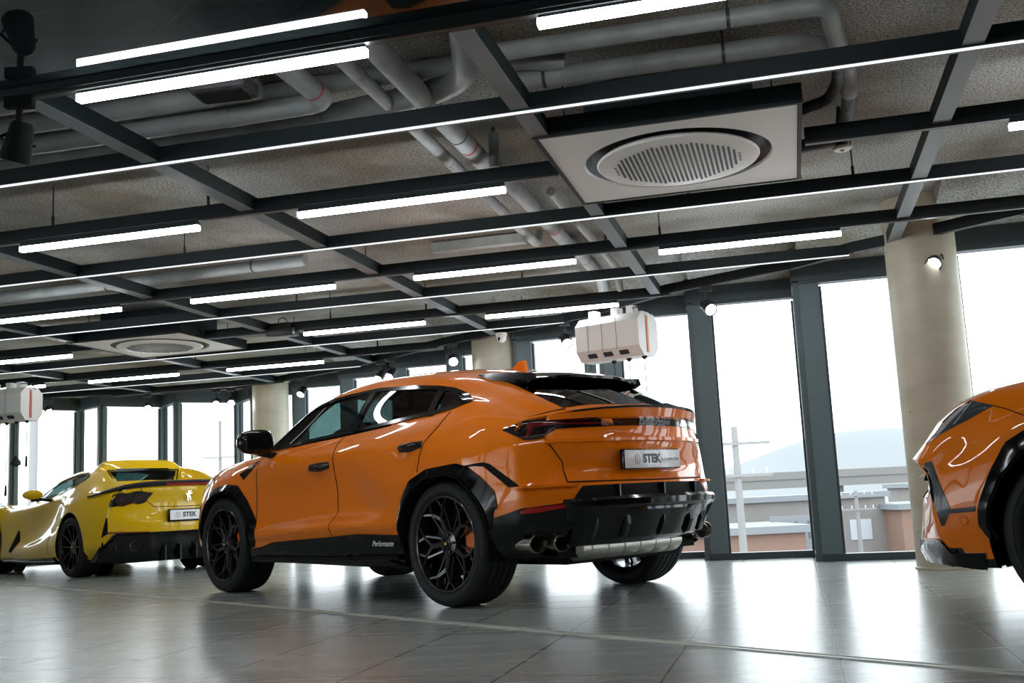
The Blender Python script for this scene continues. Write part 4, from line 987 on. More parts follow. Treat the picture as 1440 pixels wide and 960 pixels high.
bp = nt.nodes.new('ShaderNodeBump'); bp.inputs['Strength'].default_value = .35; bp.inputs['Distance'].default_value = .008
nt.links.new(fine.outputs[0], bp.inputs['Height']); nt.links.new(bp.outputs[0], b.inputs['Normal'])
# concrete column
m, nt, b, out = nmat('column_concrete')
tc = nt.nodes.new('ShaderNodeTexCoord'); n1 = nz_(2.2, 5, (1, 1, 2.5))
r1 = nt.nodes.new('ShaderNodeValToRGB'); e = r1.color_ramp.elements; e[0].position = .3; e[1].position = .7; e[0].color = (.40, .375, .28, 1); e[1].color = (.52, .49, .385, 1)
nt.links.new(n1.outputs[0], r1.inputs[0])
vo = nt.nodes.new('ShaderNodeTexVoronoi'); vo.inputs['Scale'].default_value = 7; nt.links.new(tc.outputs['Object'], vo.inputs['Vector'])
lt = nt.nodes.new('ShaderNodeMath'); lt.operation = 'LESS_THAN'; lt.inputs[1].default_value = .055; nt.links.new(vo.outputs['Distance'], lt.inputs[0])
mx = nt.nodes.new('ShaderNodeMix'); mx.data_type = 'RGBA'; nt.links.new(lt.outputs[0], mx.inputs[0]); nt.links.new(r1.outputs[0], mx.inputs[6]); mx.inputs[7].default_value = (.17, .14, .09, 1)
nt.links.new(mx.outputs[2], b.inputs['Base Color']); b.inputs['Roughness'].default_value = .5; b.inputs['Coat Weight'].default_value = .1; b.inputs['Coat Roughness'].default_value = .25
wv = nt.nodes.new('ShaderNodeTexNoise'); wv.inputs['Scale'].default_value = 1; mpw = nt.nodes.new('ShaderNodeMapping'); mpw.inputs['Scale'].default_value = (1, 1, 22)
nt.links.new(tc.outputs['Object'], mpw.inputs[0]); nt.links.new(mpw.outputs[0], wv.inputs['Vector'])
bp = nt.nodes.new('ShaderNodeBump'); bp.inputs['Strength'].default_value = .08; bp.inputs['Distance'].default_value = .02
nt.links.new(wv.outputs[0], bp.inputs['Height']); nt.links.new(bp.outputs[0], b.inputs['Normal'])
simple('back_wall', (.32, .30, .27), rough=.7)
simple('trim_metal', (.55, .55, .50), rough=.4, metal=.2)

# ---- facade line in plan (left to right)
FAC = [(-9.7,16.3),(-8.9,16.2),(-8.25,16.75),(-7.68,16.15),(-6.98,16.90),(-6.42,16.38),(-5.66,16.98),(-5.24,16.34),(-4.42,16.90),(-4.02,16.25),(-3.25,16.0),(-3.18,15.28),(-2.42,15.12),(-2.34,14.42),(-1.57,14.2),(-1.53,13.56),(-.72,13.35),(-.76,12.66),(.02,12.45),(.06,11.78),(.85,11.52),(.92,10.58),(1.83,10.38),(1.74,10.0),(2.70,9.77),(2.54,9.16),(3.50,8.91),(3.33,8.16),(4.30,7.91),(4.14,7.25),(5.1,7.0),(4.95,6.3),(5.9,6.05),(5.75,5.3),(6.7,5.05),(6.5,4.2),(7.3,3.9)]
MAIN = {4:1, 6:1, 8:1}
HEAD = 2.41
wi = 0
def hyp(p, q): return hypot(q[0]-p[0], q[1]-p[1])
for i in range(len(FAC)-1):
    p, q = Vector((*FAC[i], 0)), Vector((*FAC[i+1], 0)); L = (q-p).length; d = (q-p).normalized(); ang = atan2(d.y, d.x)
    nrm = Vector((-d.y, d.x, 0))                    # outwards
    ismain = (i < 11 and i % 2 == 1)
    right = i >= 9
    if i >= 11: ismain = (i % 2 == 0) and False or (FAC[i+1][0]-FAC[i][0] > .4)
    wi += 1
    root = bpy.data.objects.new('window_%d' % wi, None); COL.objects.link(root); root['kind'] = 'structure'; root.location = p; root.rotation_euler = (0, 0, ang)
    fr = MB(); t = .10
    ws_, we = (.17, .05) if (ismain and right) else (.06, .06)
    fr.mat('slate_face').box((ws_/2, 0, HEAD/2+.0), (ws_, t, HEAD)); fr.box((L-we/2, .0, HEAD/2), (we, t, HEAD))
    fr.mat('slate_metal').box((L/2, .0, .03), (L-.002, t+.01, .062)); fr.box((L/2, 0, HEAD-.012), (L-.004, t+.02, .03))
    fr.box((ws_+.012, .02, HEAD/2), (.02, .05, HEAD-.1)); fr.box((L-we-.012, .02, HEAD/2), (.02, .05, HEAD-.1))
    fo_ = fr.build('window_frame', None, root)
    if L-ws_-we > .1:
        pn = MB().box((ws_/2+(L-we)/2, .03, HEAD/2+.02), (L-ws_-we-.03, .012, HEAD-.1)).build('window_pane', 'pane_glass', root)
hb = MB(); 
for i in range(len(FAC)-1):
    p, q = Vector((*FAC[i], 0)), Vector((*FAC[i+1], 0)); c = (p+q)/2; d = q-p
    hb.box((c.x, c.y, (HEAD+2.86)/2+.005), (d.length+.10, .12, 2.86-HEAD), rz=atan2(d.y, d.x))
struct('wall_window_header', hb, 'slate_metal')
# ---- sprayed slab, dropping towards the facade
inner = [Vector((x, y, 0))-BV*.95 for x, y in FAC]
V = []; F = []
for k, (x, y) in enumerate(FAC): V += [Vector((x, y, 2.545))+BV*.03, inner[k]+Vector((0, 0, 2.76))]
for k in range(len(FAC)-1): F.append((2*k, 2*k+2, 2*k+3, 2*k+1))
sl = MB().add(V, F)
far = [inner[k]+Vector((0, 0, 2.76)) for k in range(len(FAC))]
base = []
for v in far:
    a = v.dot(AV); base.append(GP(a, 3.45, 2.76))
sl.add([p for pr in zip(far, base) for p in pr], [(2*k, 2*k+2, 2*k+3, 2*k+1) for k in range(len(far)-1)])
sl.add([base[0], base[-1], base[-1]+Vector((0,0,.05)), base[0]+Vector((0,0,.05))], [(0,1,2,3)])
struct('ceiling', sl, 'sprayed_ceiling')
# ---- glossy dark ceiling on the camera's side
struct('ceiling_dark_panel', MB().box(GP(3.5, -.9, 2.60), (26, 9.02, .34), rz=-GG), 'dark_ceiling')
# ---- floor and inner walls
fl = [(x+.02, y+.06) for x, y in FAC]+[(8.7, 3.95), (8.7, -6.6), (-9.85, -6.6), (-9.85, 16.35)]
bmf = bmesh.new(); bmesh.ops.triangulate(bmf, faces=[bmf.faces.new([bmf.verts.new((x, y, 0)) for x, y in fl])])
bmf.verts.index_update(); fv = [v.co.copy() for v in bmf.verts]; ff = [[v.index for v in f.verts] for f in bmf.faces]; bmf.free(); nv = len(fv)
struct('floor', MB().add(fv+[v-Vector((0, 0, .12)) for v in fv], ff+[[i+nv for i in f][::-1] for f in ff]+[[i, (i+1) % nv, nv+(i+1) % nv, nv+i] for i in range(nv)]), 'floor_tile')
struct('wall_back', MB().box((0, -6.5, 1.4), (30, .2, 2.9)), 'back_wall')
struct('wall_left', MB().box((-9.75, 11.5, 1.4), (.2, 9.7, 2.9)), 'back_wall')
struct('wall_left_header', MB().box((-9.75, .1, 2.62), (.2, 13.2, .44)), 'back_wall')
for k in range(7):
    y = -6.3+k*1.85; wr = bpy.data.objects.new('window_%d' % (wi+1+k), None); COL.objects.link(wr); wr['kind'] = 'structure'; wr.location = (-9.75, y, 0)
    MB().box((0, .09, 1.2), (.14, .18, 2.4)).box((0, .92, .03), (.14, 1.85, .06)).build('window_frame', 'slate_metal', wr)
    MB().box((.0, 1.02, 1.22), (.012, 1.62, 2.3)).build('window_pane', 'pane_glass', wr)
struct('wall_right', MB().box((8.6, -1.5, 1.4), (.2, 11, 2.9)), 'back_wall')
a_, b_ = Vector((-5.95, 12.14, 0)), Vector((3.3, 1.70, 0))
struct('trim_1', MB().bar(a_+Vector((0,0,.002)), b_+Vector((0,0,.002)), .030, .006).bar(a_+Vector((.018,.016,.003)), b_+Vector((.018,.016,.003)), .006, .009), 'trim_metal')
# ---- columns
def column(name, az, Y, r, lab):
    o = MB().lathe([(r+.012, 0), (r+.012, .012), (r, .02), (r, 1.2), (r, 2.76)], 64).build(name, 'column_concrete', smooth=False, angle=40)
    o.location = (az*Y, Y, 0); tag(o, lab, 'column'); return o
COLS = [column('concrete_column', .3975, 7.90, .255, 'round bare concrete column behind the nose of the cut-off orange car'),
        column('concrete_column', -.0176, 11.95, .255, 'round bare concrete column behind the roof of the orange car, by the dome camera'),
        column('concrete_column', -.2317, 15.1, .255, 'round bare concrete column beyond the door mirror of the orange car')]
COLS[0]['label'] = 'round bare concrete column with pockmarks behind the nose of the cut-off orange car'
# ================================================================== suspended grid, lights, pipes, units
ORD = ['nearest', 'second', 'third', 'fourth', 'fifth', 'sixth', 'seventh', 'eighth', 'ninth', 'tenth', 'eleventh', 'twelfth']
PER = [(-8, 2.2),(-6,4.0),(-4.5,5.4),(-3.0,6.7),(-1.69,7.83),(-1.12,8.24),(-.59,8.56),(-.12,8.97),(.97,9.54),(1.91,10.44),(2.74,10.86),(3.6,11.32),(5.67,12.81),(6.95,13.5),(7.54,13.78),(8.88,13.64),(10.69,12.94),(12.5,12.3),(14,11.6)]
def per_b(a): return float(np.interp(a, [p[0] for p in PER], [p[1] for p in PER]))
def arange_for(b):
    """a-range of the grid inside the perimeter track at row b"""
    xs = np.linspace(-8, 14, 1101); ok = [x for x in xs if per_b(x) >= b]
    return (min(ok), max(ok)) if ok else None
ROWS = [3.57, 4.585, 5.575, 6.60, 7.56, 8.585, 9.53, 10.56, 11.50, 12.5, 13.4]
BEAMS = [-4.75, -2.81, -.87, 1.085, 3.03, 5.02, 6.95, 8.9, 10.85, 12.8]
TUBES = []
rodspots = {0: [], 1: [], 2: [2.0+1.3, 4.4, .75], 3: [4.1, -.5, .5], 4: [.8, 3.1, 5.3, 1.2], 5: [2.1, 4.2], 6: [3.3, 4.3, 6.3], 7: [2.6, 5.2], 8: [4.6, 7.0], 9: [6.0], 10: []}
for r, b in enumerate(ROWS):
    ar = arange_for(b)
    if ar is None: continue
    a0, a1 = max(ar[0], -6.5), min(ar[1], 13.2); strip = r % 2 == 1
    root = thing('ceiling_track', '', 'ceiling track', GP((a0+a1)/2, b), -GG); L = a1-a0
    if r == 0:
        MB().box((0, 0, 2.413), (L, .075, .034)).build('track_rail', 'track_metal', root)
        MB().box((0, -.012, 2.388), (L, .030, .012)).build('conductor_channel', 'satin_black', root)
        lab = 'dark ceiling track along the edge of the glossy black ceiling, nearest the camera'
    elif strip:
        MB().box((0, 0, 2.462), (L, .050, .082)).build('track_rail', 'track_metal', root)
        MB().box((0, .0, 2.4195), (L, .052, .003)).build('track_underside', 'track_under', root)
        s = MB().box((0, -.014, 2.4165), (L, .022, .004)).build('light_strip', 'strip_light', root); s['label'] = 'thin glowing white strip'
        lab = 'dark ceiling track with a thin glowing white line, %s such from the camera' % ORD[(r-1)//2]
    else:
        gaps = {2: (-.20, 1.13), 6: (5.68, 7.02)}.get(r); am = (a0+a1)/2
        for s0_, s1_ in ([(a0, a1)] if not gaps else [(a0, gaps[0]), (gaps[1], a1)]):
            MB().box((am-(s0_+s1_)/2, 0, 2.458), (s1_-s0_, .050, .075)).build('track_rail', 'track_metal', root)
            MB().box((am-(s0_+s1_)/2, .0, 2.414), (s1_-s0_, .034, .013)).build('conductor_channel', 'satin_black', root)
        lab = 'dark ceiling track carrying tube lights, %s row from the camera' % ORD[r//2]
    root['label'] = lab; root['group'] = 'tracks of the ceiling grid'
    for a in rodspots[r]:
        if a0 < a < a1:
            MB().tube([((a0+a1)/2-a, 0, 2.49), ((a0+a1)/2-a, 0, 2.755)], .0045, 6).tube([((a0+a1)/2-a, 0, 2.49), ((a0+a1)/2-a, 0, 2.56)], .010, 6).build('hanger_rod', 'rod_metal', root)
for k, a in enumerate(BEAMS):
    b1 = per_b(a); b0 = 3.60
    if b1 < 4: continue
    root = thing('ceiling_beam', '', 'ceiling beam', GP(a, (b0+b1)/2), -GG, 'cross beams of the ceiling grid'); L = b1-b0
    MB().box((0, 0, 2.475), (.085, L, .085)).build('beam_web', 'beam_dark', root)
    MB().box((0, 0, 2.4305), (.087, L, .004)).build('beam_underside', 'track_under', root)
    nm = {2: 'grey cross beam of the ceiling grid ending above the right-hand concrete column', 3: 'grey cross beam of the ceiling grid passing beside the big white ceiling cassette',
          4: 'grey cross beam running from the top left corner of the ceiling towards the dome camera', 5: 'grey cross beam of the ceiling ending just right of the far left column',
          6: 'grey cross beam of the ceiling grid passing under the far left cassette'}.get(k)
    root['label'] = nm or 'grey cross beam of the ceiling grid, %s from the %s end' % (ORD[k if k < 5 else 9-k], 'right' if k < 5 else 'far left')
pm = MB(); pts = [GP(a, b, 2.470) for a, b in PER]
for p, q in zip(pts[:-1], pts[1:]): pm.bar(p, q+(q-p).normalized()*.02, .055, .085)
tag(pm.build('perimeter_track', 'track_metal'), 'dark zigzag ceiling track following the window wall and carrying the spotlights', 'ceiling track')
# ---- tube lights
def tube_light(loc, rz):
    root = thing('tube_light', '', 'tube light', loc, rz, 'tube lights of the ceiling grid')
    MB().box((0, 0, -.012), (1.262, .030, .024), bev=.002).build('lamp_housing', 'track_metal', root)
    MB().box((0, 0, -.040), (1.27, .036, .032), bev=.003).build('diffuser', 'tube_light', root)
    return root
T0_ = tube_light((0, 0, 0), -GG); first = True
spots = [(0, 2.07, 'nearest and leftmost, mirrored in the black ceiling'), (0, .13, 'nearest the camera at the top middle edge'),
         (2, 2.07, 'left of the big white cassette'), (2, 4.0, 'far left in the second lit row'), (2, -1.82, 'cut off by the right edge of the photo'),
         (4, 2.07, 'in the third lit row, above the roof of the orange car'), (4, 4.0, 'in the third lit row, left of centre'), (4, 5.93, 'in the third lit row, at the left edge'), (4, .18, 'in the third lit row, below the big cassette'),
         (6, 2.07, 'in the fourth lit row, beside the hanging white pod'), (6, 3.95, 'in the fourth lit row, beside the small black box'), (6, 7.9, 'in the fourth lit row, at the left edge'),
         (8, 5.93, 'in the fifth lit row, right of the far cassette'), (8, 7.87, 'in the fifth lit row, below the far cassette'), (8, 9.8, 'in the fifth lit row, at the left edge')]
for r, a, lab in spots:
    o = T0_ if first else copy_tree(T0_); first = False
    o.location = GP(a, ROWS[r], 2.408 if r else 2.395); o['label'] = 'glowing white tube light '+lab
# ---- ceiling cassettes
def cassette(a, b, lab, s=1.26):
    root = thing('ceiling_cassette', lab, 'air conditioner', GP(a, b, 2.425), -GG, 'round-outlet ceiling air conditioners')
    h = s/2; n = 64; R = .505
    # square panel with a round opening
    vs = []; 
    for j in range(n):
        t = 2*pi*j/n+pi/4; c, s_ = cos(t), sin(t); k = h/max(abs(c), abs(s_)); vs += [(k*c, k*s_, 0), (R*c, R*s_, 0), (R*c*.985, R*s_*.985, .012), (k*c, k*s_, .03)]
    fs = []
    for j in range(n):
        i, q = 4*j, 4*((j+1) % n); fs += [(i, q, q+1, i+1), (i+1, q+1, q+2, i+2), (i+3, q+3, q, i)]
    MB().add(vs, fs).build('cassette_panel', 'white_plastic', root)
    MB().lathe([(R*.985, .012), (R*.93, .05), (R*.88, .062), (.0, .062)], 64).build('outlet_ring', 'grille_dark', root, angle=30)
    d = MB().lathe([(.0, -.024), (.40, -.022), (.430, -.016), (.438, -.006), (.42, .010), (.0, .012)], 64).build('outlet_disc', 'white_plastic', root, angle=40)
    ho = MB()
    for i in range(-13, 14):
        for j in range(-16, 17):
            x, y = i*.0255, j*.0205
            if hypot(x, y) < .345 and not (hypot(x, y) > .33 and (i+j) % 2): ho.box((x, y, -.0236), (.0125, .0125, .003))
    ho.build('disc_perforation', 'grille_dark', d)
    MB().box((0, -h-.012, .045), (s+.05, .02, .10)).box((0, h+.012, .045), (s+.05, .02, .10)).box((-h-.012, 0, .045), (.02, s, .10)).box((h+.012, 0, .045), (.02, s, .10)).build('cassette_frame', 'track_metal', root)
    for sx in (-1, 1):
        for sy in (-1, 1): MB().tube([(sx*.52, sy*.48, .06), (sx*.52, sy*.48, .335)], .005, 6).build('hanger_rod', 'rod_metal', root)
    MB().box((0, 0, .19), (.86, .86, .25), bev=.02).build('cassette_casing', 'beam_dark', root)
    return root
cassette(.47, 5.61, 'big white square ceiling cassette with a round perforated outlet, nearest the camera')
cassette(6.35, 9.75, 'smaller looking white ceiling cassette with a round outlet, far left above the yellow car')
# ---- spotlights
def spotlight(lab, loc, aim, lit=True, name='spotlight', s=1.):
    root = thing(name, lab, 'spotlight', loc, 0, 'spotlights on the tracks')
    MB().box((0, 0, -.02), (.10, .032, .04)).tube([(0, 0, -.04), (0, 0, -.11)], .012, 10).build('track_adaptor', 'satin_black', root)
    az, el = aim; hd = MB(); M = Matrix.Translation((0, 0, -.17)) @ Matrix.Rotation(az, 4, 'Z') @ Matrix.Rotation(el, 4, 'Y')
    hd.lathe([(.0, -.075), (.030, -.075), (.040, -.06), (.046, .0), (.055, .06), (.055, .068), (.046, .064), (.043, .045), (.0, .045)], 28, M)
    h = hd.build('lamp_head', 'satin_black', root, angle=40)
    yk = MB(); yk.tube([M @ Vector((0, .06, 0)), M @ Vector((-.03, .06, 0)), Vector((0, 0, -.10))+Vector((0,.03,0)), Vector((0,-.03,-.10)), M @ Vector((-.03, -.06, 0)), M @ Vector((0, -.06, 0))], .006, 6)
    yk.build('yoke', 'satin_black', root)
    MB().lathe([(.0, .055), (.025, .053), (.041, .047)], 24, M).build('lamp_lens', 'spot_lamp' if lit else 'grille_dark', h, smooth=True)
    root.scale = (s, s, s); return root
def pb(a): return GP(a, per_b(a), 2.43)
SP = [(.62, (1.9, 2.2), 'lit black spotlight by the mullion right of the white pod'), (-1.13, (2.2, 2.3), 'lit black spotlight in front of the right-hand concrete column'),
      (2.16, (.9, 2.3), 'lit black spotlight left of the hanging white pod'), (3.63, (1.2, 2.0), 'lit black spotlight left of the column behind the car roof'),
      (4.86, (2.5, 2.3), 'left one of two lit spotlights close together above the car roof'), (4.66, (2.5, 2.3), 'right one of two lit spotlights close together above the car roof'),
      (6.40, (2.4, 2.3), 'lit black spotlight just right of the left concrete column'), (7.80, (1.6, 2.0), 'lit spotlight just left of the left concrete column'),
      (8.02, (1.6, 2.0), 'lit spotlight second to the left of the left concrete column'), (9.05, (1.5, 2.1), 'lit spotlight above the yellow car roof'), (10.35, (1.5, 2.1), 'lit spotlight at the far left, near the second white pod')]
for k, (a, aim, lab) in enumerate(SP):
    l_ = pb(a); s = spotlight(lab, l_, (atan2(-l_.y, -l_.x)+(.55, -.1, .35, .1, -.75, -.7, -.6, .1, -.1, .1, .25)[k], (2.15, 2.2, 2.3, 2.1, 2.35, 2.35, 2.4, 2.1, 2.1, 2.15, 2.15)[k]), s=1.1)
s0 = spotlight('big unlit black spotlight hanging at the top left edge, nearest the camera', GP(2.965, 3.54, 2.39), (2.5, 2.75), False, s=1.15)
for o_ in list(bpy.data.objects):
    if o_.parent == s0 and o_.type == 'MESH': o_.data.materials.clear(); o_.data.materials.append(MAT['matt_black'])
# ---- dome camera
dc = thing('dome_camera', 'small white dome security camera in front of the middle concrete column', 'security camera', GP(2.93, per_b(2.93)-.06, 2.425))
MB().lathe([(.0, .0), (.062, .0), (.062, -.028), (.056, -.034), (.0, -.034)], 32).build('camera_base', 'pod_white', dc, angle=40)
MB().lathe([(.052, -.03), (.052, -.055), (.044, -.082), (.025, -.10), (.0, -.105)], 32).build('camera_dome', 'pod_white', dc, angle=50)
MB().lathe([(.0, .0), (.018, .0), (.02, -.006), (.0, -.008)], 20, Matrix.Translation((-.022, -.043, -.072)) @ Matrix.Rotation(2.1, 4, 'X')).build('camera_lens', 'gloss_black', dc)
# ---- small black box on a track, dark box between the pipes, detector
bx = thing('track_box', 'small black box on the far ceiling track left of the tube lights', 'box', GP(4.82, ROWS[6], 2.415), -GG)
MB().box((0, 0, -.01), (.30, .16, .075), bev=.012).build('box_shell', 'satin_black', bx, angle=30); MB().box((0, 0, .055), (.24, .13, .05), bev=.01).build('box_lid', 'satin_black', bx)
MB().tube([(-.05, 0, .08), (-.04, .0, .13), (0, 0, .14), (.04, 0, .12), (.05, 0, .08)], .005, 6).build('box_cable', 'cable_black', bx)
jb = thing('junction_box', 'dark grey box among the pipes just below the nearest tube light', 'box', GP(2.36, 4.12, 2.56), -GG+.1)
MB().box((0, 0, 0), (.28, .18, .075), bev=.02).build('box_shell', 'foam_black', jb, angle=30); MB().box((0, 0, -.040), (.22, .13, .012), bev=.004).build('box_cover', 'matt_black', jb); MB().box((0, .0, .10), (.12, .1, .13)).build('box_bracket', 'track_under', jb)
dt = thing('smoke_detector', 'small round white detector right of the big white cassette', 'smoke detector', GP(-.415, 6.06, 2.50))
MB().lathe([(.0, .0), (.012, .0), (.014, .006), (.028, .006), (.045, .004), (.052, .012), (.050, .022), (.0, .022)], 32).build('detector_cap', 'white_plastic', dt, angle=40)
MB().tube([(0, 0, .02), (0, 0, .08), (.0, 0, .26)], [.034, .034, .01], 14).build('detector_stem', 'satin_black', dt); MB().lathe([(.0, -.002), (.011, -.001), (.012, .002)], 16).build('detector_sensor', 'grille_dark', dt)
# ---- pipes
def pipe(lab, pts, r, mat='pipe_grey', name='pipe', collars=(), bands=(), n=18, rods=()):
    """pts in grid (a, b, z); corners rounded"""
    P = [GP(*p) for p in pts]; o = P[0].copy(); Q = [P[0]]
    for i in range(1, len(P)-1):
        a, b, c = P[i-1], P[i], P[i+1]; q = min((a-b).length, (c-b).length)*.5; q = min(q, r*1.8); s = b+(a-b).normalized()*q; e = b+(c-b).normalized()*q
        for t in np.linspace(0, 1, 6): Q.append(s*(1-t)**2+b*2*t*(1-t)+e*t*t)
    Q.append(P[-1]); Q = [q-o for q in Q]
    root = MB().tube(Q, r, n).build(name, mat, smooth=False, angle=50); root.location = o; tag(root, lab, 'pipe', None)
    for (p, t) in collars:
        c = P[p]+(P[p+1]-P[p])*t-o; d = (P[p+1]-P[p]).normalized(); MB().tube([c-d*.012, c+d*.012], r*1.07, n).build('collar', mat, root, angle=40)
    for (p, t) in bands:
        c = P[p]+(P[p+1]-P[p])*t-o; d = (P[p+1]-P[p]).normalized(); MB().tube([c-d*.009, c+d*.009], r*1.03, n).build('red_band', 'red_band', root, angle=40)
    for (p, t) in rods:
        c = P[p]+(P[p+1]-P[p])*t-o; d = (P[p+1]-P[p]).normalized()
        MB().tube([c+Vector((0, 0, r*.9)), Vector((c.x, c.y, 2.757-o.z))], .005, 6).tube([c-d*.008, c+d*.008], r*1.05, n).build('hanger_rod', 'rod_metal', root)
    return root
pipe('thick pale grey pipe running past the left side of the big cassette, nearest length', [(1.60, 3.75, 2.61), (1.61, 6.05, 2.61)], .056, collars=[(0, .42), (0, .66)], bands=[(0, .74)])
pipe('thick pale grey pipe above the second lit row, middle length behind the first thick pipe', [(1.61, 6.0, 2.66), (1.61, 8.3, 2.66)], .054, collars=[(0, .45)], bands=[(0, .72)])
pipe('thick pale grey pipe end dropping towards the hanging white pod', [(1.62, 8.2, 2.70), (1.62, 9.75, 2.70), (1.62, 9.9, 2.55)], .052, collars=[(0, .5)])
pipe('thinner grey pipe left of the long thick pipe', [(1.80, 3.75, 2.63), (1.81, 7.95, 2.63), (1.81, 8.05, 2.74)], .036, collars=[(0, .14), (0, .47), (0, .58)])
pipe('pale grey pipe with a red band bending left under the nearest tube light', [(2.05, 3.7, 2.61), (2.05, 4.56, 2.61), (2.5, 4.57, 2.61), (6.5, 4.50, 2.61)], .052, collars=[(2, .02)], bands=[(0, .82)])
pipe('pale grey horizontal pipe at top left, topmost of three', [(2.5, 4.12, 2.64), (6.5, 4.08, 2.64)], .045)
pipe('pale grey horizontal pipe at top left, middle of three', [(2.3, 4.34, 2.63), (2.6, 4.34, 2.63), (6.5, 4.30, 2.63)], .050, collars=[(0, .9)])
pipe('dark wrapped duct running behind the pipes at top left', [(6.5, 4.86, 2.66), (4.0, 4.86, 2.66), (2.47, 4.90, 2.65), (1.55, 4.74, 2.65), (1.36, 4.62, 2.65), (1.29, 4.40, 2.66), (1.24, 4.2, 2.72)], .062, 'wrap_grey', collars=[(2, .3)])
pipe('grey wrapped branch pipe crossing behind the thick pipe', [(2.4, 4.58, 2.71), (1.2, 4.60, 2.71), (.9, 4.72, 2.69)], .045, 'wrap_grey')
pipe('pale grey pipe above the big cassette, upper of two, bending down at its right end', [(1.17, 4.40, 2.65), (-.30, 4.44, 2.65), (-.36, 4.86, 2.63)], .042, 'wrap_grey', collars=[(0, .3)], rods=[(0, .72)])
pipe('pale grey pipe above the big cassette, lower of two', [(1.16, 4.74, 2.64), (-.18, 4.80, 2.65), (-.40, 4.98, 2.65), (-.44, 5.5, 2.64)], .048, 'wrap_grey', collars=[(0, .45)], rods=[(0, .12), (0, .75)])
pipe('black foam-wrapped hose right of the big cassette, thicker one', [(-.44, 5.45, 2.64), (-.45, 5.85, 2.64), (-.42, 6.15, 2.60), (-.1, 6.1, 2.56)], .040, 'foam_black')
pipe('black foam-wrapped hose right of the big cassette, thinner one', [(-.36, 4.86, 2.63), (-.37, 5.25, 2.61), (-.33, 5.42, 2.58), (-.05, 5.52, 2.55)], .030, 'foam_black')
pipe('grey pipe on the far left running level between the tracks', [(6.9, 7.88, 2.66), (3.71, 7.76, 2.66)], .050, collars=[(0, .6)], rods=[(0, .4), (0, .85)])
pipe('slim pale pipe beside the cross beam right of the thick pipes', [(1.42, 6.75, 2.68), (1.40, 9.3, 2.68), (1.40, 9.5, 2.50)], .032, collars=[(0, .3), (0, .7)])
du = tag(MB().box((0, 0, 0), (.78, .09, .075)).build('cable_duct', 'wrap_grey'), 'flat rectangular grey duct fixed to the ceiling left of the pipe ends', 'duct'); du.location = GP(2.31, 8.03, 2.705); du.rotation_euler = (0, 0, -GG)
cy = thing('hanging_canister', 'grey upright canister hanging from the ceiling beside the thick pipe', 'canister', GP(1.50, 5.62, 2.62))
MB().tube([(0, 0, .10), (0, 0, -.10)], .030, 16).build('canister_body', 'pipe_grey', cy, angle=40); MB().tube([(0, 0, .10), (0, 0, .14)], .006, 6).tube([(-.015, 0, .13), (.015, 0, .13)], .004, 6).build('canister_hook', 'rod_metal', cy)
# ---- wrapping pods hung from the ceiling
def pod(lab, c, yaw, end_mat, L=.66, H=.40, D=.36, drop=((-.02,), (.16,), (.34,))):
    root = thing('hose_reel_pod', lab, 'ceiling pod', c, yaw, 'white pods hanging by the windows')
    h, d = H/2, D/2
    prof = [(-d, -h*.55), (-d*.55, -h), (d*.55, -h), (d, -h*.55), (d, h*.62), (d*.55, h), (-d*.55, h), (-d, h*.62)]       # (y, z)
    M = Matrix(((0, 0, 1, -L/2), (1, 0, 0, 0), (0, 1, 0, 0), (0, 0, 0, 1)))
    MB().prism(prof, L, M).build('pod_shell', 'pod_white', root)
    for i in range(3): MB().box((-L*.30+i*.15, -d-.001, .02), (.003, .004, H*.72)).build('panel_seam', 'text_grey', root)
    for i in range(3):
        e = Vector((0, d*.45, -h*.45)).normalized(); c_ = Vector((-L*.27+i*.165, -d*.775, -h*.775))
        MB().box(c_, (.095, .012, .050), M=Matrix.Rotation(.73, 3, 'X'), bev=.005).build('outlet_slot', 'grille_dark', root)
    MB().box((L/2+.001, -.02, .0), (.012, .036, H*.84), bev=.004).build('end_stripe', end_mat, root)
    for x in (-.22, .02, .18): MB().box((x, 0, h+.035), (.07, .10, .08)).build('pod_bracket', 'white_plastic', root)
    MB().tube([(.15, 0, h), (.22, -.05, h+.05), (.34, -.10, h+.045), (.42, -.06, h+.0), (.38, .0, h-.03), (.3, .03, h+.03), (.2, .04, h+.07)], .006, 6).build('pod_cable', 'cable_black', root, smooth=True)
    for k, (x, y, ln, plug) in enumerate(((-.05, .02, .75, 1), (.13, -.02, .42, 2), (.30, -.04, .42, 1))):
        cb = MB(); cb.lathe([(0, 0), (.022, .0), (.026, -.012), (.010, -.03), (0, -.03)], 16, Matrix.Translation((x, y, -h))); cb.tube([(x, y, -h-.02), (x, y, -h-ln)], .0045, 6)
        o = cb.build('drop_cable', 'cable_black', root, angle=40)
        if plug == 1: MB().tube([(x, y, -h-ln), (x, y, -h-ln-.03), (x, y, -h-ln-.13)], [.008, .013, .015], 10).build('plug', 'cable_black', o, angle=40)
        else: MB().lathe([(0, .02), (.014, .0), (.055, -.06), (.062, -.10), (.0, -.12)], 18, Matrix.Translation((x, y, -h-ln))).build('plug', 'cable_black', o, angle=40)
    return root
pod('white hanging pod with an orange end stripe above the tail of the orange car', (.96, 9.62, 2.06), -.62, 'pod_orange')
pod('white hanging pod with a red end stripe at the left edge of the photo', (-6.12, 12.75, 2.06), -.30, 'pod_red')
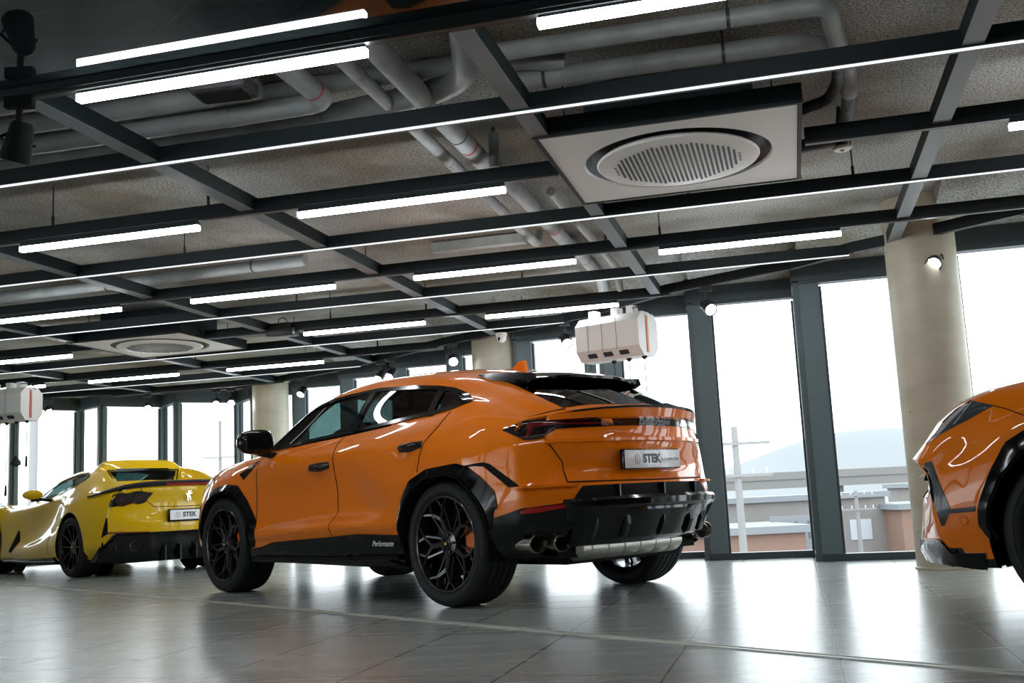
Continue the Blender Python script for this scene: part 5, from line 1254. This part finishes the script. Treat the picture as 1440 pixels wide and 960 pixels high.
# ================================================================== outside
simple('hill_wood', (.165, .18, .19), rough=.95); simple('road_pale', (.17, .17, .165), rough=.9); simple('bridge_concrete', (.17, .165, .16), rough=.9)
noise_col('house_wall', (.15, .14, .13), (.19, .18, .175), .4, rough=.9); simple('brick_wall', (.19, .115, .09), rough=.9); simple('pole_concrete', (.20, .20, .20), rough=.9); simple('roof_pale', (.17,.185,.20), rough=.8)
struct('ground', MB().box((0, 620, -4.6), (3000, 1200, .2)), 'road_pale')
def hill(lab, x0, x1, Y, hts):
    xs = np.linspace(x0, x1, 60); hh = smoothint(np.linspace(x0, x1, len(hts)), hts, xs); V = []; F = []
    for i, (x, h) in enumerate(zip(xs, hh)):
        for j, t in enumerate(np.linspace(0, 1, 12)): V.append((x, Y-160*(1-t), -4.5+(h+4.5)*sin(t*pi/2)*(1+.012*sin(i*3.1+j*2))))
    for i in range(59):
        for j in range(11): F.append((i*12+j, i*12+12+j, i*12+13+j, i*12+j+1))
    for j in range(11): pass
    V += [(x, Y+120, -4.5) for x in xs]; n = 60*12
    for i in range(59): F.append((i*12+11, i*12+23, n+i+1, n+i))
    return tag(MB().add(V, F).build('hill', 'hill_wood', smooth=True), lab, 'hill')
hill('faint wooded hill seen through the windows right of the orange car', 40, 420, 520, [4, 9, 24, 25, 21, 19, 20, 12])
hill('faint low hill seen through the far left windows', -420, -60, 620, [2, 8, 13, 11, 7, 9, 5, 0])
br = thing('viaduct', 'pale road viaduct crossing in front of the hazy hill', 'bridge', (70, 150, -4.5))
MB().box((0, 0, 5.4), (190, 7, 1.2)).build('deck', 'bridge_concrete', br); MB().box((0, -3.5, 6.5), (190, .3, 1.0)).build('parapet', 'bridge_concrete', br)
for i in range(7): MB().box((-78+i*26, 0, 2.4), (1.6, 4, 4.9)).build('pier', 'bridge_concrete', br)
def house(lab, x, y, w, d, h, mat, z0=-4.5):
    r = thing('house', lab, 'building', (x, y, z0), .05)
    MB().box((0, 0, h/2), (w, d, h)).build('wall', mat, r); MB().box((0, 0, h+.15), (w+.5, d+.5, .3)).build('roof', 'roof_pale', r)
    for i in range(max(2, int(w/3))):
        MB().box((-w/2+1.5+i*3, -d/2-.02, h*.6), (1.2, .06, 1.1)).build('window', 'text_pale', r)
    return r
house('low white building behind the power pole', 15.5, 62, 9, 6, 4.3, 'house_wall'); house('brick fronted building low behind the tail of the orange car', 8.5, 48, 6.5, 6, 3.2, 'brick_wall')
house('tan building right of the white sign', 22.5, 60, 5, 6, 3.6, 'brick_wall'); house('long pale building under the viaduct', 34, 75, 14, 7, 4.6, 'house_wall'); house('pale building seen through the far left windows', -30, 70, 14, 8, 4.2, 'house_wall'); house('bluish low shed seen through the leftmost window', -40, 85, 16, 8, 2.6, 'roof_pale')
def power_pole(lab, px, Y, ptop, arms):
    d = cray(px, 700); x = d.x/d.y*Y; top = at_y(px-8, ptop, Y).z; r = thing('utility_pole', lab, 'utility pole', (x, Y, -4.5)); h = top+4.5
    MB().tube([(0, 0, 0), (0, 0, h)], [.13, .09], 12).build('mast', 'pole_concrete', r)
    for f in arms:
        MB().box((0, -.1, h*f), (1.9, .08, .08)).build('cross_arm', 'pole_concrete', r)
        for xx in (-.8, -.3, .4, .8): MB().tube([(xx, -.1, h*f+.04), (xx, -.1, h*f+.2)], .035, 6).build('insulator', 'text_pale', r)
    return r
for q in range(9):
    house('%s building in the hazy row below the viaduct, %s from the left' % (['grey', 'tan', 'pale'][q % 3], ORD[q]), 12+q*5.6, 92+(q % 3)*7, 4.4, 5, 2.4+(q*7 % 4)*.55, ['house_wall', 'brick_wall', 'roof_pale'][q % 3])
power_pole('tall pale utility pole outside, right of the car tail', 1040, 30, 600, (.93, .80))
power_pole('utility pole outside behind the second right-hand window', 1204, 55, 690, (.95, .8))
power_pole('faint utility pole outside above the yellow car', 310, 60, 592, (.8, .6))
power_pole('pale banded utility pole outside the leftmost windows', 46, 26, 520, (.93, .62))
sg = thing('roadside_sign', 'white roadside sign with dark markings low outside the window', 'sign', (13.2, 50, -4.5))
MB().box((0, 0, 2.6), (3.2, .12, 2.3)).build('sign_board', 'roof_pale', sg); MB().tube([(-1, .1, 0), (-1, .1, 2)], .06, 8).build('sign_post', 'pole_concrete', sg); MB().tube([(1, .1, 0), (1, .1, 2)], .06, 8).build('sign_post', 'pole_concrete', sg)
for i, (x, z, w, h) in enumerate(((-.9,3.1,.35,.8),(-.3,3.1,.35,.8),(.3,3.1,.35,.8),(.9,3.1,.35,.8),(-.8,2.1,.3,.6),(-.2,2.1,.5,.6),(.5,2.1,.4,.6))): MB().box((x, -.08, z), (w, .04, .12)).box((x-w*.4, -.08, z), (.1, .04, h)).build('sign_marking', 'text_grey', sg)
# ---- light
w = bpy.data.worlds.new('sky'); SC.world = w; w.use_nodes = True; nt = w.node_tree; bg = nt.nodes['Background']
bg.inputs[0].default_value = (.90, .96, 1., 1); bg.inputs[1].default_value = 2.2
EXPO = 1.0
B = build_suv()
car = thing('sport_utility_vehicle', 'glossy orange sport utility vehicle with black wing and black wheels, seen whole in the middle', 'car', (POSE_A[0], POSE_A[1], 0), POSE_A[2])
suv_parts(B, car)
car2 = thing('sport_utility_vehicle', 'orange sport utility vehicle cut off by the right edge, only nose and front arch showing', 'car', (POSE_B[0], POSE_B[1], 0), POSE_B[2])
suv_parts(B, car2, ring='caliper_orange', hf=2.885)
build_yellow()
cam = bpy.data.cameras.new('camera'); co = bpy.data.objects.new('camera', cam); COL.objects.link(co)
cam.sensor_width = 36; cam.lens = CF*36/1440; cam.clip_end = 2000; cam.clip_start = .05
co.matrix_world = Matrix.Translation((0, 0, CH)) @ Matrix((CAMR, CAMU, -CAMF)).transposed().to_4x4()
SC.camera = co
SC.view_settings.view_transform = 'Standard'; SC.view_settings.look = 'None'; SC.view_settings.gamma = 1; SC.view_settings.use_curve_mapping = False
SC.view_settings.exposure = EXPO if 'EXPO' in globals() else 0
